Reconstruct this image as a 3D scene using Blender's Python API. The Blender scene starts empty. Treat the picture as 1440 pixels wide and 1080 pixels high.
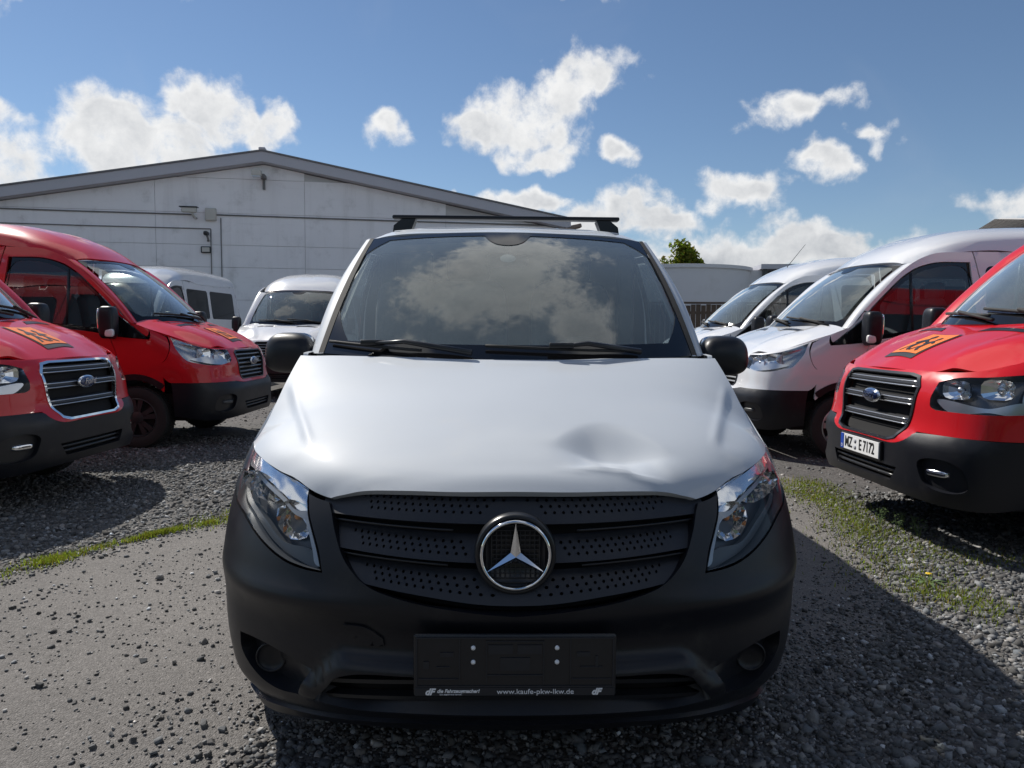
import bpy, bmesh, math, random
import numpy as np
from mathutils import Vector, Matrix
from mathutils.geometry import delaunay_2d_cdt

R = math.radians
rng = np.random.default_rng(7)
random.seed(7)
SC = bpy.context.scene
COL = SC.collection

# ------------------------------------------------------------------ camera
cam = bpy.data.cameras.new('camera'); camo = bpy.data.objects.new('camera', cam); COL.objects.link(camo)
cam.sensor_width = 36.0; cam.lens = 26.0; cam.clip_end = 3000.0; cam.clip_start = 0.05
camo.location = (0, 0, 1.36)
camo.rotation_euler = (Matrix.Rotation(R(90 - 4.23), 3, 'X') @ Matrix.Rotation(R(0.45), 3, 'Z')).to_euler()
SC.camera = camo
SC.render.resolution_x, SC.render.resolution_y = 1024, 768
SC.view_settings.view_transform = 'Standard'; SC.view_settings.look = 'None'
SC.view_settings.exposure = 0.12; SC.view_settings.gamma = 1.0
SC.cycles.use_denoising = True
SC.cycles.max_bounces = 6; SC.cycles.transparent_max_bounces = 12
SC.cycles.sample_clamp_indirect = 6.0

# ------------------------------------------------------------------ sun and sky
SUN_EL, SUN_AZ = R(46.0), R(-46.0)          # azimuth from +Y towards +X
sd = Vector((math.sin(SUN_AZ) * math.cos(SUN_EL), math.cos(SUN_AZ) * math.cos(SUN_EL), math.sin(SUN_EL)))
sl = bpy.data.lights.new('sun', 'SUN'); sl.energy = 5.0; sl.angle = R(0.53); sl.color = (1.0, 0.95, 0.87)
so = bpy.data.objects.new('sun', sl); COL.objects.link(so); so.rotation_euler = sd.to_track_quat('Z', 'Y').to_euler()


class NT:
    """tiny node-tree helper"""
    def __init__(s, tree): s.t = tree; s.n = tree.nodes; s.l = tree.links
    def new(s, typ, **kw):
        nd = s.n.new(typ)
        for k, v in kw.items():
            if k == 'inp':
                for kk, vv in v.items(): s.set(nd, kk, vv)
            else: setattr(nd, k, v)
        return nd
    def set(s, nd, key, v):
        sock = nd.inputs[key]
        if isinstance(v, bpy.types.NodeSocket): s.l.new(v, sock)
        else: sock.default_value = v
    def m(s, op, a, b=None, c=None, clamp=False):
        nd = s.n.new('ShaderNodeMath'); nd.operation = op; nd.use_clamp = clamp
        for i, v in enumerate((a, b, c)):
            if v is not None: s.set(nd, i, v)
        return nd.outputs[0]
    def noise(s, vec, scale, detail=4, rough=.55, dist=0.0, w=None):
        nd = s.n.new('ShaderNodeTexNoise'); nd.inputs['Scale'].default_value = scale
        nd.inputs['Detail'].default_value = detail; nd.inputs['Roughness'].default_value = rough; nd.inputs['Distortion'].default_value = dist
        if vec is not None: s.l.new(vec, nd.inputs['Vector'])
        return nd.outputs[0]
    def ramp(s, fac, stops):
        nd = s.n.new('ShaderNodeValToRGB'); s.l.new(fac, nd.inputs[0]); el = nd.color_ramp.elements
        while len(el) < len(stops): el.new(0.5)
        for e, (p, c) in zip(el, stops):
            e.position = p; e.color = (c, c, c, 1) if isinstance(c, (int, float)) else (*c, 1)
        return nd.outputs[0]
    def mixc(s, fac, a, b, mode='MIX'):
        nd = s.n.new('ShaderNodeMix'); nd.data_type = 'RGBA'; nd.blend_type = mode
        s.set(nd, 0, fac)
        for i, v in ((6, a), (7, b)):
            if isinstance(v, tuple) and len(v) == 3: v = (*v, 1)
            s.set(nd, i, v)
        return nd.outputs[2]
    def sstep(s, v, lo, hi):
        nd = s.n.new('ShaderNodeMapRange'); nd.interpolation_type = 'SMOOTHSTEP'
        s.set(nd, 0, v); nd.inputs[1].default_value = lo; nd.inputs[2].default_value = hi
        return nd.outputs[0]


def build_sky():
    w = bpy.data.worlds.new('World'); SC.world = w; w.use_nodes = True
    w.node_tree.nodes.clear(); t = NT(w.node_tree)
    sky = t.new('ShaderNodeTexSky', sky_type='NISHITA', sun_disc=False, sun_elevation=SUN_EL, sun_rotation=SUN_AZ,
                altitude=200.0, air_density=1.0, dust_density=0.1, ozone_density=4.0)
    geo = t.new('ShaderNodeTexCoord').outputs['Generated']
    sep = t.new('ShaderNodeSeparateXYZ', inp={0: geo})
    x, y, z = sep.outputs
    az = t.m('ARCTAN2', x, y); el = t.m('ARCSINE', z)
    # cumulus banks in the sky: azimuth, elevation, half sizes (degrees), strength
    banks = [(-25.5, 12.0, 6.5, 3.4, 1.0), (-22.0, 15.2, 3.6, 2.6, 1.0), (-18.6, 13.6, 3.4, 2.4, 1.0), (-28.5, 13.3, 3.8, 2.6, 1.0), (-33.5, 9.5, 4.2, 2.6, 1.0),
             (-35.5, 12.5, 2.4, 1.4, .8),
             (1.0, 15.4, 4.4, 3.4, 1.0), (3.0, 16.8, 3.4, 2.6, 1.0), (5.2, 18.2, 4.0, 2.5, 1.0), (-2.8, 14.4, 2.8, 1.8, .95), (7.6, 13.2, 2.2, 1.2, .70), (1.6, 12.6, 3.0, 1.3, .85), (-9.3, 14.6, 2.2, 1.5, .72),
             (9.4, 8.9, 4.2, 2.3, 1.0), (6.0, 7.6, 3.2, 1.8, .95), (12.2, 8.6, 2.6, 1.5, .9), (17.2, 10.0, 3.6, 1.6, .8), (22.5, 11.6, 2.2, 1.2, .68),
             (10.0, 4.6, 8.0, 2.6, 1.0), (15.5, 5.2, 5.0, 2.4, 1.0), (20.0, 6.2, 4.6, 2.2, 1.0), (24.5, 5.4, 5.0, 1.9, 1.0), (30.0, 4.2, 6.0, 1.6, .9),
             (21.0, 15.2, 4.2, 1.4, .72), (33.0, 8.3, 3.8, 1.2, .7), (8.0, 24.4, 3.4, 1.2, .85), (5.0, 23.4, 2.4, 1.0, .75), (-23.6, 23.0, 1.6, 1.4, .8), (26.0, 13.2, 1.6, .8, .7),
             (-34.8, 21.5, 1.2, 3.6, .8), (-6.0, 9.6, 2.2, 1.0, .8), (1.0, 9.0, 4.0, 1.1, .85),
             (-6, 64, 46, 14, 1.0), (4, 54, 20, 8, 1.0), (44, 68, 30, 8, .8), (-70, 66, 18, 8, .95), (60, 35, 16, 7, 1.0), (100, 30, 22, 8, 1.0), (150, 25, 24, 9, 1.0), (-150, 28, 26, 9, 1.0), (-95, 24, 22, 8, 1.0), (150, 62, 30, 9, .9), (-120, 58, 24, 8, .9)]
    acc = None
    ae = t.new('ShaderNodeCombineXYZ', inp={0: az, 1: el}).outputs[0]
    wn = t.new('ShaderNodeTexNoise', inp={'Vector': geo, 'Scale': 11.0, 'Detail': 3.0, 'Roughness': .6})
    wv = t.new('ShaderNodeVectorMath', operation='MULTIPLY_ADD', inp={0: wn.outputs['Color'], 1: (.16, .10, 0), 2: (-.08, -.05, 0)})
    ae = t.new('ShaderNodeVectorMath', operation='ADD', inp={0: ae, 1: wv.outputs[0]}).outputs[0]
    for a, e, ra, re, st in banks:
        v = t.new('ShaderNodeVectorMath', operation='MULTIPLY_ADD', inp={0: ae, 1: (st / R(ra), st / R(re), 0), 2: (-a * st / ra, -e * st / re, 0)})
        ln = t.new('ShaderNodeVectorMath', operation='LENGTH', inp={0: v.outputs[0]})
        b = t.m('SUBTRACT', st, ln.outputs['Value'])
        acc = b if acc is None else t.m('SMOOTH_MAX', acc, b, 0.25)
    def puff(vec): return t.m('ADD', t.m('MULTIPLY_ADD', t.noise(vec, 7.0, 5, .6, 0.3), 2.2, -1.1), t.m('MULTIPLY_ADD', t.noise(vec, 26.0, 6, .68, 0.2), 1.7, -.85))
    off = t.new('ShaderNodeVectorMath', operation='ADD', inp={0: geo, 1: tuple(sd * 0.022)}).outputs[0]
    nn = puff(geo); nl = puff(off)
    acc = t.m('MINIMUM', t.m('MULTIPLY', acc, 1.7), 0.90)
    dens = t.m('ADD', t.m('MAXIMUM', acc, -1.5), nn)
    # high thin veil of broken cloud, everywhere above the horizon haze
    veil = t.sstep(t.noise(geo, 3.1, 5, .6, 0.6), .54, .8)
    mask = t.sstep(dens, -0.02, 0.85)
    thick = t.sstep(dens, 0.55, 1.7)
    relief = t.m('MULTIPLY_ADD', t.m('SUBTRACT', nl, nn), 0.46, 0.05)
    low = t.m('MULTIPLY', t.sstep(el, R(14.0), R(3.0)), 0.22)
    shade = t.m('ADD', t.m('ADD', t.m('MULTIPLY', thick, 0.62), relief), low, clamp=True)
    cl = t.mixc(shade, (10.3, 10.3, 10.25), (3.7, 4.05, 4.6))
    base = t.mixc(t.m('MULTIPLY', veil, 0.10), sky.outputs[0], (7.5, 7.6, 7.8))
    out = t.mixc(t.m('MULTIPLY', mask, 0.97), base, cl)
    w.cycles.sampling_method = 'MANUAL'; w.cycles.sample_map_resolution = 512
    bg = t.new('ShaderNodeBackground', inp={0: out, 1: 0.082})
    o = t.new('ShaderNodeOutputWorld'); t.l.new(bg.outputs[0], o.inputs[0])


build_sky()

# ------------------------------------------------------------------ materials
MATS = {}


def mat(name, base=(.5, .5, .5), rough=.5, metal=0.0, coat=0.0, coat_rough=.03, spec=.5, noise=None, bump=None, emit=None, rvar=0.0, rscale=6.0, dirt=None):
    """principled material; noise=(scale, amount[, detail]) varies value, bump=(scale, strength, distance), dirt=(colour, scale, lo, hi)"""
    if name in MATS: return MATS[name]
    m = bpy.data.materials.new(name); m.use_nodes = True; t = NT(m.node_tree)
    b = m.node_tree.nodes['Principled BSDF']
    b.inputs['Base Color'].default_value = (*base, 1); b.inputs['Roughness'].default_value = rough
    b.inputs['Metallic'].default_value = metal; b.inputs['Coat Weight'].default_value = coat; b.inputs['Coat Roughness'].default_value = coat_rough
    b.inputs['Specular IOR Level'].default_value = spec
    co = t.new('ShaderNodeTexCoord').outputs['Object']
    col = None
    if noise:
        v = t.noise(co, noise[0], noise[2] if len(noise) > 2 else 5, .6)
        f = t.m('MULTIPLY_ADD', v, 2 * noise[1], 1 - noise[1])
        nd = t.new('ShaderNodeHueSaturation'); nd.inputs['Color'].default_value = (*base, 1); t.l.new(f, nd.inputs['Value'])
        col = nd.outputs[0]
    if dirt:
        v = t.sstep(t.noise(co, dirt[1], 6, .65), dirt[2], dirt[3])
        col = t.mixc(v, col if col is not None else base, dirt[0])
    if col is not None: t.l.new(col, b.inputs['Base Color'])
    if rvar:
        v = t.noise(co, rscale, 6, .65); t.l.new(t.m('MULTIPLY_ADD', v, 2 * rvar, rough - rvar, clamp=True), b.inputs['Roughness'])
    if bump:
        bn = t.new('ShaderNodeBump', inp={'Strength': bump[1], 'Distance': bump[2]}); t.l.new(t.noise(co, bump[0], 4, .6), bn.inputs['Height'])
        t.l.new(bn.outputs[0], b.inputs['Normal'])
    if emit:
        b.inputs['Emission Color'].default_value = (*emit[:3], 1); b.inputs['Emission Strength'].default_value = emit[3]
    MATS[name] = m
    return m


def glass(name, tint=(.85, .9, .88), ior=1.5, rough=0.0, boost=1.0, dust=0.0):
    """thin pane: coloured see-through plus mirror reflection by Fresnel"""
    if name in MATS: return MATS[name]
    m = bpy.data.materials.new(name); m.use_nodes = True; t = NT(m.node_tree); m.node_tree.nodes.clear()
    tr = t.new('ShaderNodeBsdfTransparent', inp={0: (*tint, 1)}); gl = t.new('ShaderNodeBsdfGlossy', inp={'Color': (1, 1, 1, 1), 'Roughness': rough})
    g = t.new('ShaderNodeNewGeometry'); dp = t.new('ShaderNodeVectorMath', operation='DOT_PRODUCT')
    t.l.new(g.outputs['Normal'], dp.inputs[0]); t.l.new(g.outputs['Incoming'], dp.inputs[1])
    k = ((ior - 1) / (ior + 1)) ** 2                      # Schlick, the same from both faces of the pane
    q = t.m('POWER', t.m('SUBTRACT', 1.0, t.m('ABSOLUTE', dp.outputs['Value']), clamp=True), 5.0)
    f = t.m('MULTIPLY', t.m('MULTIPLY_ADD', q, 1 - k, k), boost, clamp=True)
    mx = t.new('ShaderNodeMixShader'); t.l.new(f, mx.inputs[0]); t.l.new(tr.outputs[0], mx.inputs[1]); t.l.new(gl.outputs[0], mx.inputs[2])
    if dust:                                               # thin film of road dust on the pane
        co = t.new('ShaderNodeTexCoord').outputs['Object']
        df = t.new('ShaderNodeBsdfDiffuse', inp={0: (.40, .47, .47, 1)})
        m2 = t.new('ShaderNodeMixShader'); t.l.new(t.m('MULTIPLY', t.m('MULTIPLY_ADD', t.noise(co, 3.0, 7, .65), 1.1, .45), dust, clamp=True), m2.inputs[0])
        t.l.new(mx.outputs[0], m2.inputs[1]); t.l.new(df.outputs[0], m2.inputs[2]); mx = m2
    o = t.new('ShaderNodeOutputMaterial'); t.l.new(mx.outputs[0], o.inputs[0])
    MATS[name] = m
    return m


M_white = mat('van_paint_white', (.475, .508, .55), .55, 0, .5, .08, spec=.25, rvar=.05, rscale=5, noise=(2.5, .035), dirt=((.55, .54, .52), 4, .55, 1.1))
M_white2 = mat('van_paint_pale', (.74, .75, .77), .22, 0, 1, .03, noise=(2, .03))
M_silver = mat('van_paint_silver', (.58, .61, .66), .25, .1, 1, .03, noise=(2, .03))
M_red = mat('van_paint_red', (.56, .008, .014), .3, 0, .7, .03, spec=.25, noise=(2, .05))
M_black = mat('black_plastic', (.0065, .0075, .0115), .40, 0, 0, spec=.42, noise=(60, .18), bump=(900, .25, .0004), rvar=.08, rscale=14, dirt=((.045, .043, .040), 7, .52, 1.0))
M_blackg = mat('black_plastic_smooth', (.016, .017, .020), .3, noise=(40, .15))
M_slat = mat('grille_plastic', (.020, .022, .028), .42, noise=(50, .15))
M_void = mat('dark_cavity', (.006, .006, .007), .9)
M_rubber = mat('rubber', (.018, .018, .018), .75, noise=(30, .25), bump=(200, .3, .001))
M_chrome = mat('chrome', (.88, .89, .90), .06, 1.0)
M_satin = mat('satin_chrome', (.62, .63, .65), .28, 1.0)
M_reflector = mat('lamp_reflector', (.90, .91, .93), .10, 1.0)
M_lampgrey = mat('lamp_bezel', (.075, .078, .08), .35, .3)
M_lampdark = mat('lamp_bezel_dark', (.06, .062, .066), .3)
M_amber = mat('amber_bulb', (.75, .26, .04), .3)
M_redlens = mat('red_lens', (.45, .01, .012), .12, coat=1)
M_steel = mat('steel_grey', (.30, .31, .32), .38, .9)
M_alloy = mat('wheel_silver', (.46, .47, .48), .33, .75, noise=(14, .15))
M_steelblack = mat('wheel_black', (.035, .035, .037), .5, .3, noise=(14, .2))
M_seat = mat('seat_fabric', (.10, .11, .125), .95, noise=(80, .3))
M_seatl = mat('seat_fabric_grey', (.16, .17, .18), .95, noise=(60, .3))
M_dash = mat('dashboard_plastic', (.085, .09, .095), .7, noise=(60, .2))
M_trim = mat('interior_trim_grey', (.50, .52, .51), .85)
M_frit = mat('black_glass_border', (.006, .006, .007), .08, spec=.6)
M_glass = glass('windscreen_glass', (.74, .80, .78), 1.52, 0.0, 2.2, .17)
M_sideglass = glass('side_glass', (.50, .55, .54), 1.52, 0.0, 1.6, .02)
M_privacy = glass('privacy_glass', (.08, .09, .10), 1.52, 0.0, .9)
M_lens = glass('lamp_lens', (.93, .94, .95), 1.5, 0.0, .55)
M_whitemark = mat('white_print', (.85, .86, .88), .5)
M_plate = mat('number_plate_white', (.80, .81, .82), .35, coat=.5)
M_platetext = mat('number_plate_black', (.01, .01, .012), .45)
M_blue = mat('plate_blue', (.006, .055, .38), .4)
M_orange = mat('orange_sticker', (.85, .20, .03), .4)
M_emblemblue = mat('emblem_blue', (.015, .03, .10), .2, coat=1)

# ------------------------------------------------------------------ object helpers


def empty(name, loc=(0, 0, 0), rz=0.0, label=None, cat=None, group=None, kind=None):
    o = bpy.data.objects.new(name, None); COL.objects.link(o); o.location = loc; o.rotation_euler = (0, 0, rz); o.empty_display_size = .2
    return tag(o, label, cat, group, kind)


def tag(o, label=None, cat=None, group=None, kind=None):
    for k, v in (('label', label), ('category', cat), ('group', group), ('kind', kind)):
        if v: o[k] = v
    return o


def mobj(name, V, Fc, m, parent=None, smooth=True, mats=None, fmat=None):
    me = bpy.data.meshes.new(name)
    me.from_pydata([tuple(map(float, v)) for v in V], [], [tuple(map(int, f)) for f in Fc])
    if smooth: me.polygons.foreach_set('use_smooth', [True] * len(me.polygons))
    for mm in (mats or [m]): me.materials.append(mm)
    if fmat is not None: me.polygons.foreach_set('material_index', list(map(int, fmat)))
    me.update()
    o = bpy.data.objects.new(name, me); COL.objects.link(o)
    if parent is not None: o.parent = parent
    return o


class MB:
    """collects simple solids into one mesh"""
    def __init__(s): s.V = []; s.F = []
    def add(s, V, Fc):
        k = len(s.V); s.V += [tuple(v) for v in V]; s.F += [tuple(i + k for i in f) for f in Fc]; return s
    def box(s, x0, x1, y0, y1, z0, z1, b=0.0, xf=None):
        if b <= 0:
            V = [(x, y, z) for x in (x0, x1) for y in (y0, y1) for z in (z0, z1)]
            Fc = [(0, 1, 3, 2), (4, 6, 7, 5), (0, 4, 5, 1), (2, 3, 7, 6), (0, 2, 6, 4), (1, 5, 7, 3)]
        else:
            bm = bmesh.new(); bmesh.ops.create_cube(bm, size=1)
            for v in bm.verts: v.co = Vector((x0 + (v.co.x + .5) * (x1 - x0), y0 + (v.co.y + .5) * (y1 - y0), z0 + (v.co.z + .5) * (z1 - z0)))
            bmesh.ops.bevel(bm, geom=bm.edges[:], offset=min(b, .49 * min(x1 - x0, y1 - y0, z1 - z0)), segments=2, profile=.5, affect='EDGES')
            bm.verts.index_update(); V = [tuple(v.co) for v in bm.verts]; Fc = [tuple(v.index for v in f.verts) for f in bm.faces]; bm.free()
        if xf is not None: V = [tuple(xf @ Vector(v)) for v in V]
        return s.add(V, Fc)
    def tube(s, pts, r, n=8, cap=True):
        P = [Vector(p) for p in pts]; rr = r if isinstance(r, (list, tuple)) else [r] * len(P)
        V = []; Fc = []; up = Vector((0, 0, 1))
        for i, p in enumerate(P):
            d = (P[min(i + 1, len(P) - 1)] - P[max(i - 1, 0)]).normalized()
            a = d.cross(up)
            if a.length < .05: a = d.cross(Vector((1, 0, 0)))
            a.normalize(); b = d.cross(a).normalized()
            for k in range(n):
                th = 2 * math.pi * k / n; V.append(p + rr[i] * (math.cos(th) * a + math.sin(th) * b))
        for i in range(len(P) - 1):
            for k in range(n):
                k2 = (k + 1) % n; Fc.append((i * n + k, i * n + k2, (i + 1) * n + k2, (i + 1) * n + k))
        if cap: Fc += [tuple(range(n))[::-1], tuple(range((len(P) - 1) * n, len(P) * n))]
        return s.add(V, Fc)
    def lathe(s, prof, n=32, c=(0, 0, 0), axis='X', a0=0, a1=2 * math.pi):
        """prof: (radius, offset along axis)"""
        V = []; Fc = []; full = abs(a1 - a0 - 2 * math.pi) < 1e-6; cnt = n if full else n + 1
        for i in range(cnt):
            th = a0 + (a1 - a0) * i / n; cs, sn = math.cos(th), math.sin(th)
            for r, h in prof:
                v = {'X': (h, r * cs, r * sn), 'Y': (r * cs, h, r * sn), 'Z': (r * cs, r * sn, h)}[axis]
                V.append((v[0] + c[0], v[1] + c[1], v[2] + c[2]))
        m_ = len(prof)
        for i in range(n):
            j = (i + 1) % cnt
            for k in range(m_ - 1): Fc.append((i * m_ + k, i * m_ + k + 1, j * m_ + k + 1, j * m_ + k))
        return s.add(V, Fc)
    def prism(s, poly, d0, d1, axis='Y', xf=None):
        """closed 2-d outline extruded along an axis"""
        n = len(poly); f = {'Y': lambda a, b, d: (a, d, b), 'X': lambda a, b, d: (d, a, b), 'Z': lambda a, b, d: (a, b, d)}[axis]
        V = [f(a, b, d0) for a, b in poly] + [f(a, b, d1) for a, b in poly]
        if xf is not None: V = [tuple(xf @ Vector(v)) for v in V]
        return s.add(V, [tuple(range(n)), tuple(range(2 * n - 1, n - 1, -1))] + [(i, i + n, (i + 1) % n + n, (i + 1) % n) for i in range(n)])
    def grid(s, P):
        """P: array (m, n, 3)"""
        m_, n_ = P.shape[:2]
        return s.add(P.reshape(-1, 3).tolist(), [(i * n_ + j, (i + 1) * n_ + j, (i + 1) * n_ + j + 1, i * n_ + j + 1) for i in range(m_ - 1) for j in range(n_ - 1)])
    def build(s, name, m, parent=None, smooth=False, auto=None):
        o = mobj(name, s.V, s.F, m, parent, smooth or auto is not None)
        if auto is not None: o.data.set_sharp_from_angle(angle=R(auto))
        return o


def itp(x, tab):
    t = np.array(tab, float); X, Y = t[:, 0], t[:, 1]
    mm = np.gradient(Y, X); h = np.diff(X); d = np.diff(Y) / h
    for k in range(len(h)):
        if d[k] == 0: mm[k] = mm[k + 1] = 0
        else:
            for q in (k, k + 1):
                if mm[q] / d[k] < 0: mm[q] = 0
                elif mm[q] / d[k] > 3: mm[q] = 3 * d[k]
    xc = np.clip(np.asarray(x, float), X[0], X[-1]); i = np.clip(np.searchsorted(X, xc) - 1, 0, len(X) - 2)
    hh = X[i + 1] - X[i]; s = (xc - X[i]) / hh
    return (1 + 2 * s) * (1 - s) ** 2 * Y[i] + s * (1 - s) ** 2 * hh * mm[i] + s * s * (3 - 2 * s) * Y[i + 1] + s * s * (s - 1) * hh * mm[i + 1]


def sst(x, a, b):
    t = np.clip((np.asarray(x, float) - a) / (b - a), 0, 1); return t * t * (3 - 2 * t)


class Wrap:
    """body skin wound round the nose: p = 0 at the middle, |p| = 1 where the flank begins, then metres along the flank; z = height"""
    def __init__(s, hw, yf, YD, n, disp=None): s.hw, s.yf, s.YD, s.n, s.disp = hw, yf, YD, n, disp
    def __call__(s, p, z):
        p = np.asarray(p, float); z = np.asarray(z, float); sg = np.where(p < 0, -1, 1); q = np.abs(p)
        W = itp(z, s.hw); f = itp(z, s.yf); YD = itp(z, s.YD); e = 2 / itp(z, s.n); ph = np.clip(q, 0, 1) * math.pi / 2
        x = W * np.sin(ph) ** e; y = f + (YD - f) * (1 - np.clip(np.cos(ph), 0, 1) ** e)
        if s.disp is not None:
            d = s.disp(q, z); x = x - d * np.sin(ph) ** 2 * .6; y = y + d * (1 - .5 * np.sin(ph) ** 2)
        return np.stack([sg * x, np.where(q > 1, YD + (q - 1), y), z], -1)
    def px(s, x, z): return np.sign(x) * np.arcsin(np.clip(np.abs(x) / itp(z, s.hw), 0, 1) ** (itp(z, s.n) / 2)) * 2 / math.pi
    def py(s, y, z):
        """|p| for a given y (nose or flank)"""
        f = itp(z, s.yf); YD = itp(z, s.YD); n = itp(z, s.n)
        c = np.clip(1 - (y - f) / (YD - f), 0, 1) ** (n / 2)
        return np.where(y >= YD, 1 + (y - YD), np.arccos(np.clip(c, -1, 1)) * 2 / math.pi)


class TPS:
    """smooth height sheet z(x, y) through scattered points (mirrored in x)"""
    def __init__(s, pts, mirror=True, extra=None, reg=2e-4):
        P = np.array(pts, float)
        if mirror:
            Q = P[np.abs(P[:, 0]) > 1e-6].copy(); Q[:, 0] *= -1; P = np.vstack([P, Q])
        n = len(P); A = np.zeros((n + 3, n + 3)); A[:n, :n] = s.U(P[:, :2], P[:, :2]) + reg * np.eye(n)
        A[:n, n] = 1; A[:n, n + 1:] = P[:, :2]; A[n, :n] = 1; A[n + 1:, :n] = P[:, :2].T
        s.w = np.linalg.solve(A, np.concatenate([P[:, 2], np.zeros(3)])); s.P = P[:, :2]; s.extra = extra
    @staticmethod
    def U(a, b):
        d2 = ((a[:, None] - b[None]) ** 2).sum(-1); return .5 * d2 * np.log(d2 + 1e-9)
    def z(s, x, y):
        q = np.stack([np.ravel(x), np.ravel(y)], 1); n = len(s.P)
        r = s.U(q, s.P) @ s.w[:n] + s.w[n] + q @ s.w[n + 1:]
        if s.extra is not None: r = r + s.extra(q[:, 0], q[:, 1])
        return r.reshape(np.shape(x))
    def __call__(s, x, y):
        x = np.asarray(x, float); y = np.asarray(y, float); return np.stack([x, y, s.z(x, y)], -1)


def curve2(pts, step, closed=True):
    """Catmull-Rom through 2-d points; a third entry 1 marks a sharp corner"""
    P = np.array([p[:2] for p in pts], float); c = [len(p) > 2 and p[2] for p in pts]; n = len(P); out = []
    for i in range(n if closed else n - 1):
        p1, p2 = P[i], P[(i + 1) % n]
        p0 = P[(i - 1) % n] if (closed or i > 0) else p1; p3 = P[(i + 2) % n] if (closed or i + 2 < n) else p2
        L = np.linalg.norm((p2 - p1)); k = max(1, int(math.ceil(L / step)))
        # centripetal-ish tangents
        def tan(a, b, cc, corner, first):
            if corner: return (p2 - p1)
            la = np.linalg.norm(b - a) + 1e-9; lb = np.linalg.norm(cc - b) + 1e-9
            return ((b - a) / la * lb + (cc - b) / lb * la) / (la + lb) * L
        m1 = tan(p0, p1, p2, c[i], True); m2 = tan(p1, p2, p3, c[(i + 1) % n], False)
        for j in range(k):
            s = j / k
            out.append((1 + 2 * s) * (1 - s) ** 2 * p1 + s * (1 - s) ** 2 * m1 + s * s * (3 - 2 * s) * p2 + s * s * (s - 1) * m2)
    if not closed: out.append(P[-1])
    return np.array(out)


def inside(P, poly):
    x, y = P[:, 0], P[:, 1]; r = np.zeros(len(P), bool); n = len(poly); x0, y0 = poly[:, 0], poly[:, 1]; x1, y1 = np.roll(x0, -1), np.roll(y0, -1)
    for i in range(n):
        c = (y0[i] > y) != (y1[i] > y)
        if c.any(): r ^= c & (x < (x1[i] - x0[i]) * (y - y0[i]) / (y1[i] - y0[i] + 1e-30) + x0[i])
    return r


def normals(surf, A, B, out=(0, -1, 0), h=1e-3):
    du = surf(A + h, B) - surf(A - h, B); dv = surf(A, B + h) - surf(A, B - h); n = np.cross(du, dv)
    n /= np.linalg.norm(n, axis=-1, keepdims=True) + 1e-12
    P = surf(A, B); ref = P - np.array([0, 1.6, .9]) if out == 'away' else np.broadcast_to(np.array(out, float), P.shape)
    sgn = np.where((n * ref).sum(-1) < 0, -1.0, 1.0)
    return n * sgn[..., None]


def panel(name, outline, surf, m, parent=None, step=.02, grid=.03, thick=.014, holes=(), sc=(1, 1), out='away', off=0.0, rim_m=None, front=True, hole_rim=None):
    """a body panel: outline in the skin's own coordinates, filled, laid on the skin, its edges turned in"""
    sc = np.array(sc, float)
    loops = [curve2([(p[0] * sc[0], p[1] * sc[1], *p[2:]) for p in outline], step)]
    loops += [curve2([(p[0] * sc[0], p[1] * sc[1], *p[2:]) for p in h], step) if not isinstance(h, np.ndarray) else h * sc for h in holes]
    L0 = loops[0]; lo, hi = L0.min(0), L0.max(0)
    gx, gy = np.meshgrid(np.arange(lo[0] + grid * .37, hi[0], grid), np.arange(lo[1] + grid * .41, hi[1], grid)); G = np.stack([gx.ravel(), gy.ravel()], 1)
    G = G[inside(G, L0)] if len(G) else G
    for h in loops[1:]:
        if len(G): G = G[~inside(G, h)]
    B = np.vstack(loops)
    if len(G):
        keep = np.ones(len(G), bool)
        for i in range(0, len(G), 512):
            d = ((G[i:i + 512, None] - B[None]) ** 2).sum(-1).min(1); keep[i:i + 512] = d > (.45 * grid) ** 2
        G = G[keep]
    pts = np.vstack([B, G]) if len(G) else B
    E = []; k = 0
    for l in loops: E += [(k + i, k + (i + 1) % len(l)) for i in range(len(l))]; k += len(l)
    vo, eo, fo, ov, *_ = delaunay_2d_cdt([Vector(p) for p in pts], E, [], 0, 1e-6)
    V2 = np.array([tuple(v) for v in vo]); T = np.array([f for f in fo if len(f) == 3]); C = V2[T].mean(1)
    ok = inside(C, L0)
    for h in loops[1:]: ok &= ~inside(C, h)
    T = T[ok]
    A_, B_ = V2[:, 0] / sc[0], V2[:, 1] / sc[1]
    P = surf(A_, B_); N = normals(surf, A_, B_, out); P = P + N * off
    # face winding
    fn = np.cross(P[T[:, 1]] - P[T[:, 0]], P[T[:, 2]] - P[T[:, 0]]); flip = (fn * N[T[:, 0]]).sum(-1) < 0; T[flip] = T[flip][:, ::-1]
    V = P.tolist(); Fc = T.tolist() if front else []; fm = [0] * len(Fc)
    if thick:
        for li, l in enumerate(loops):
            if li and hole_rim == 0: continue
            th = thick if (li == 0 or hole_rim is None) else hole_rim
            a, b = l[:, 0] / sc[0], l[:, 1] / sc[1]; q = surf(a, b); n = normals(surf, a, b, out); q = q + n * off; k = len(V); m_ = len(l)
            V += q.tolist() + (q - n * th).tolist()
            area = .5 * np.sum(l[:, 0] * np.roll(l[:, 1], -1) - np.roll(l[:, 0], -1) * l[:, 1])
            for i in range(m_):
                j = (i + 1) % m_; f = (k + i, k + m_ + i, k + m_ + j, k + j)
                Fc.append(f if (area > 0) else f[::-1]); fm.append(1 if rim_m else 0)
    return mobj(name, V, Fc, m, parent, True, [m, rim_m] if rim_m else None, fm if rim_m else None)


def mir(pts): return [(-p[0], *p[1:]) for p in pts][::-1]


def both(half): return list(half) + [q for q in mir(half) if abs(q[0]) > 1e-6]


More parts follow.
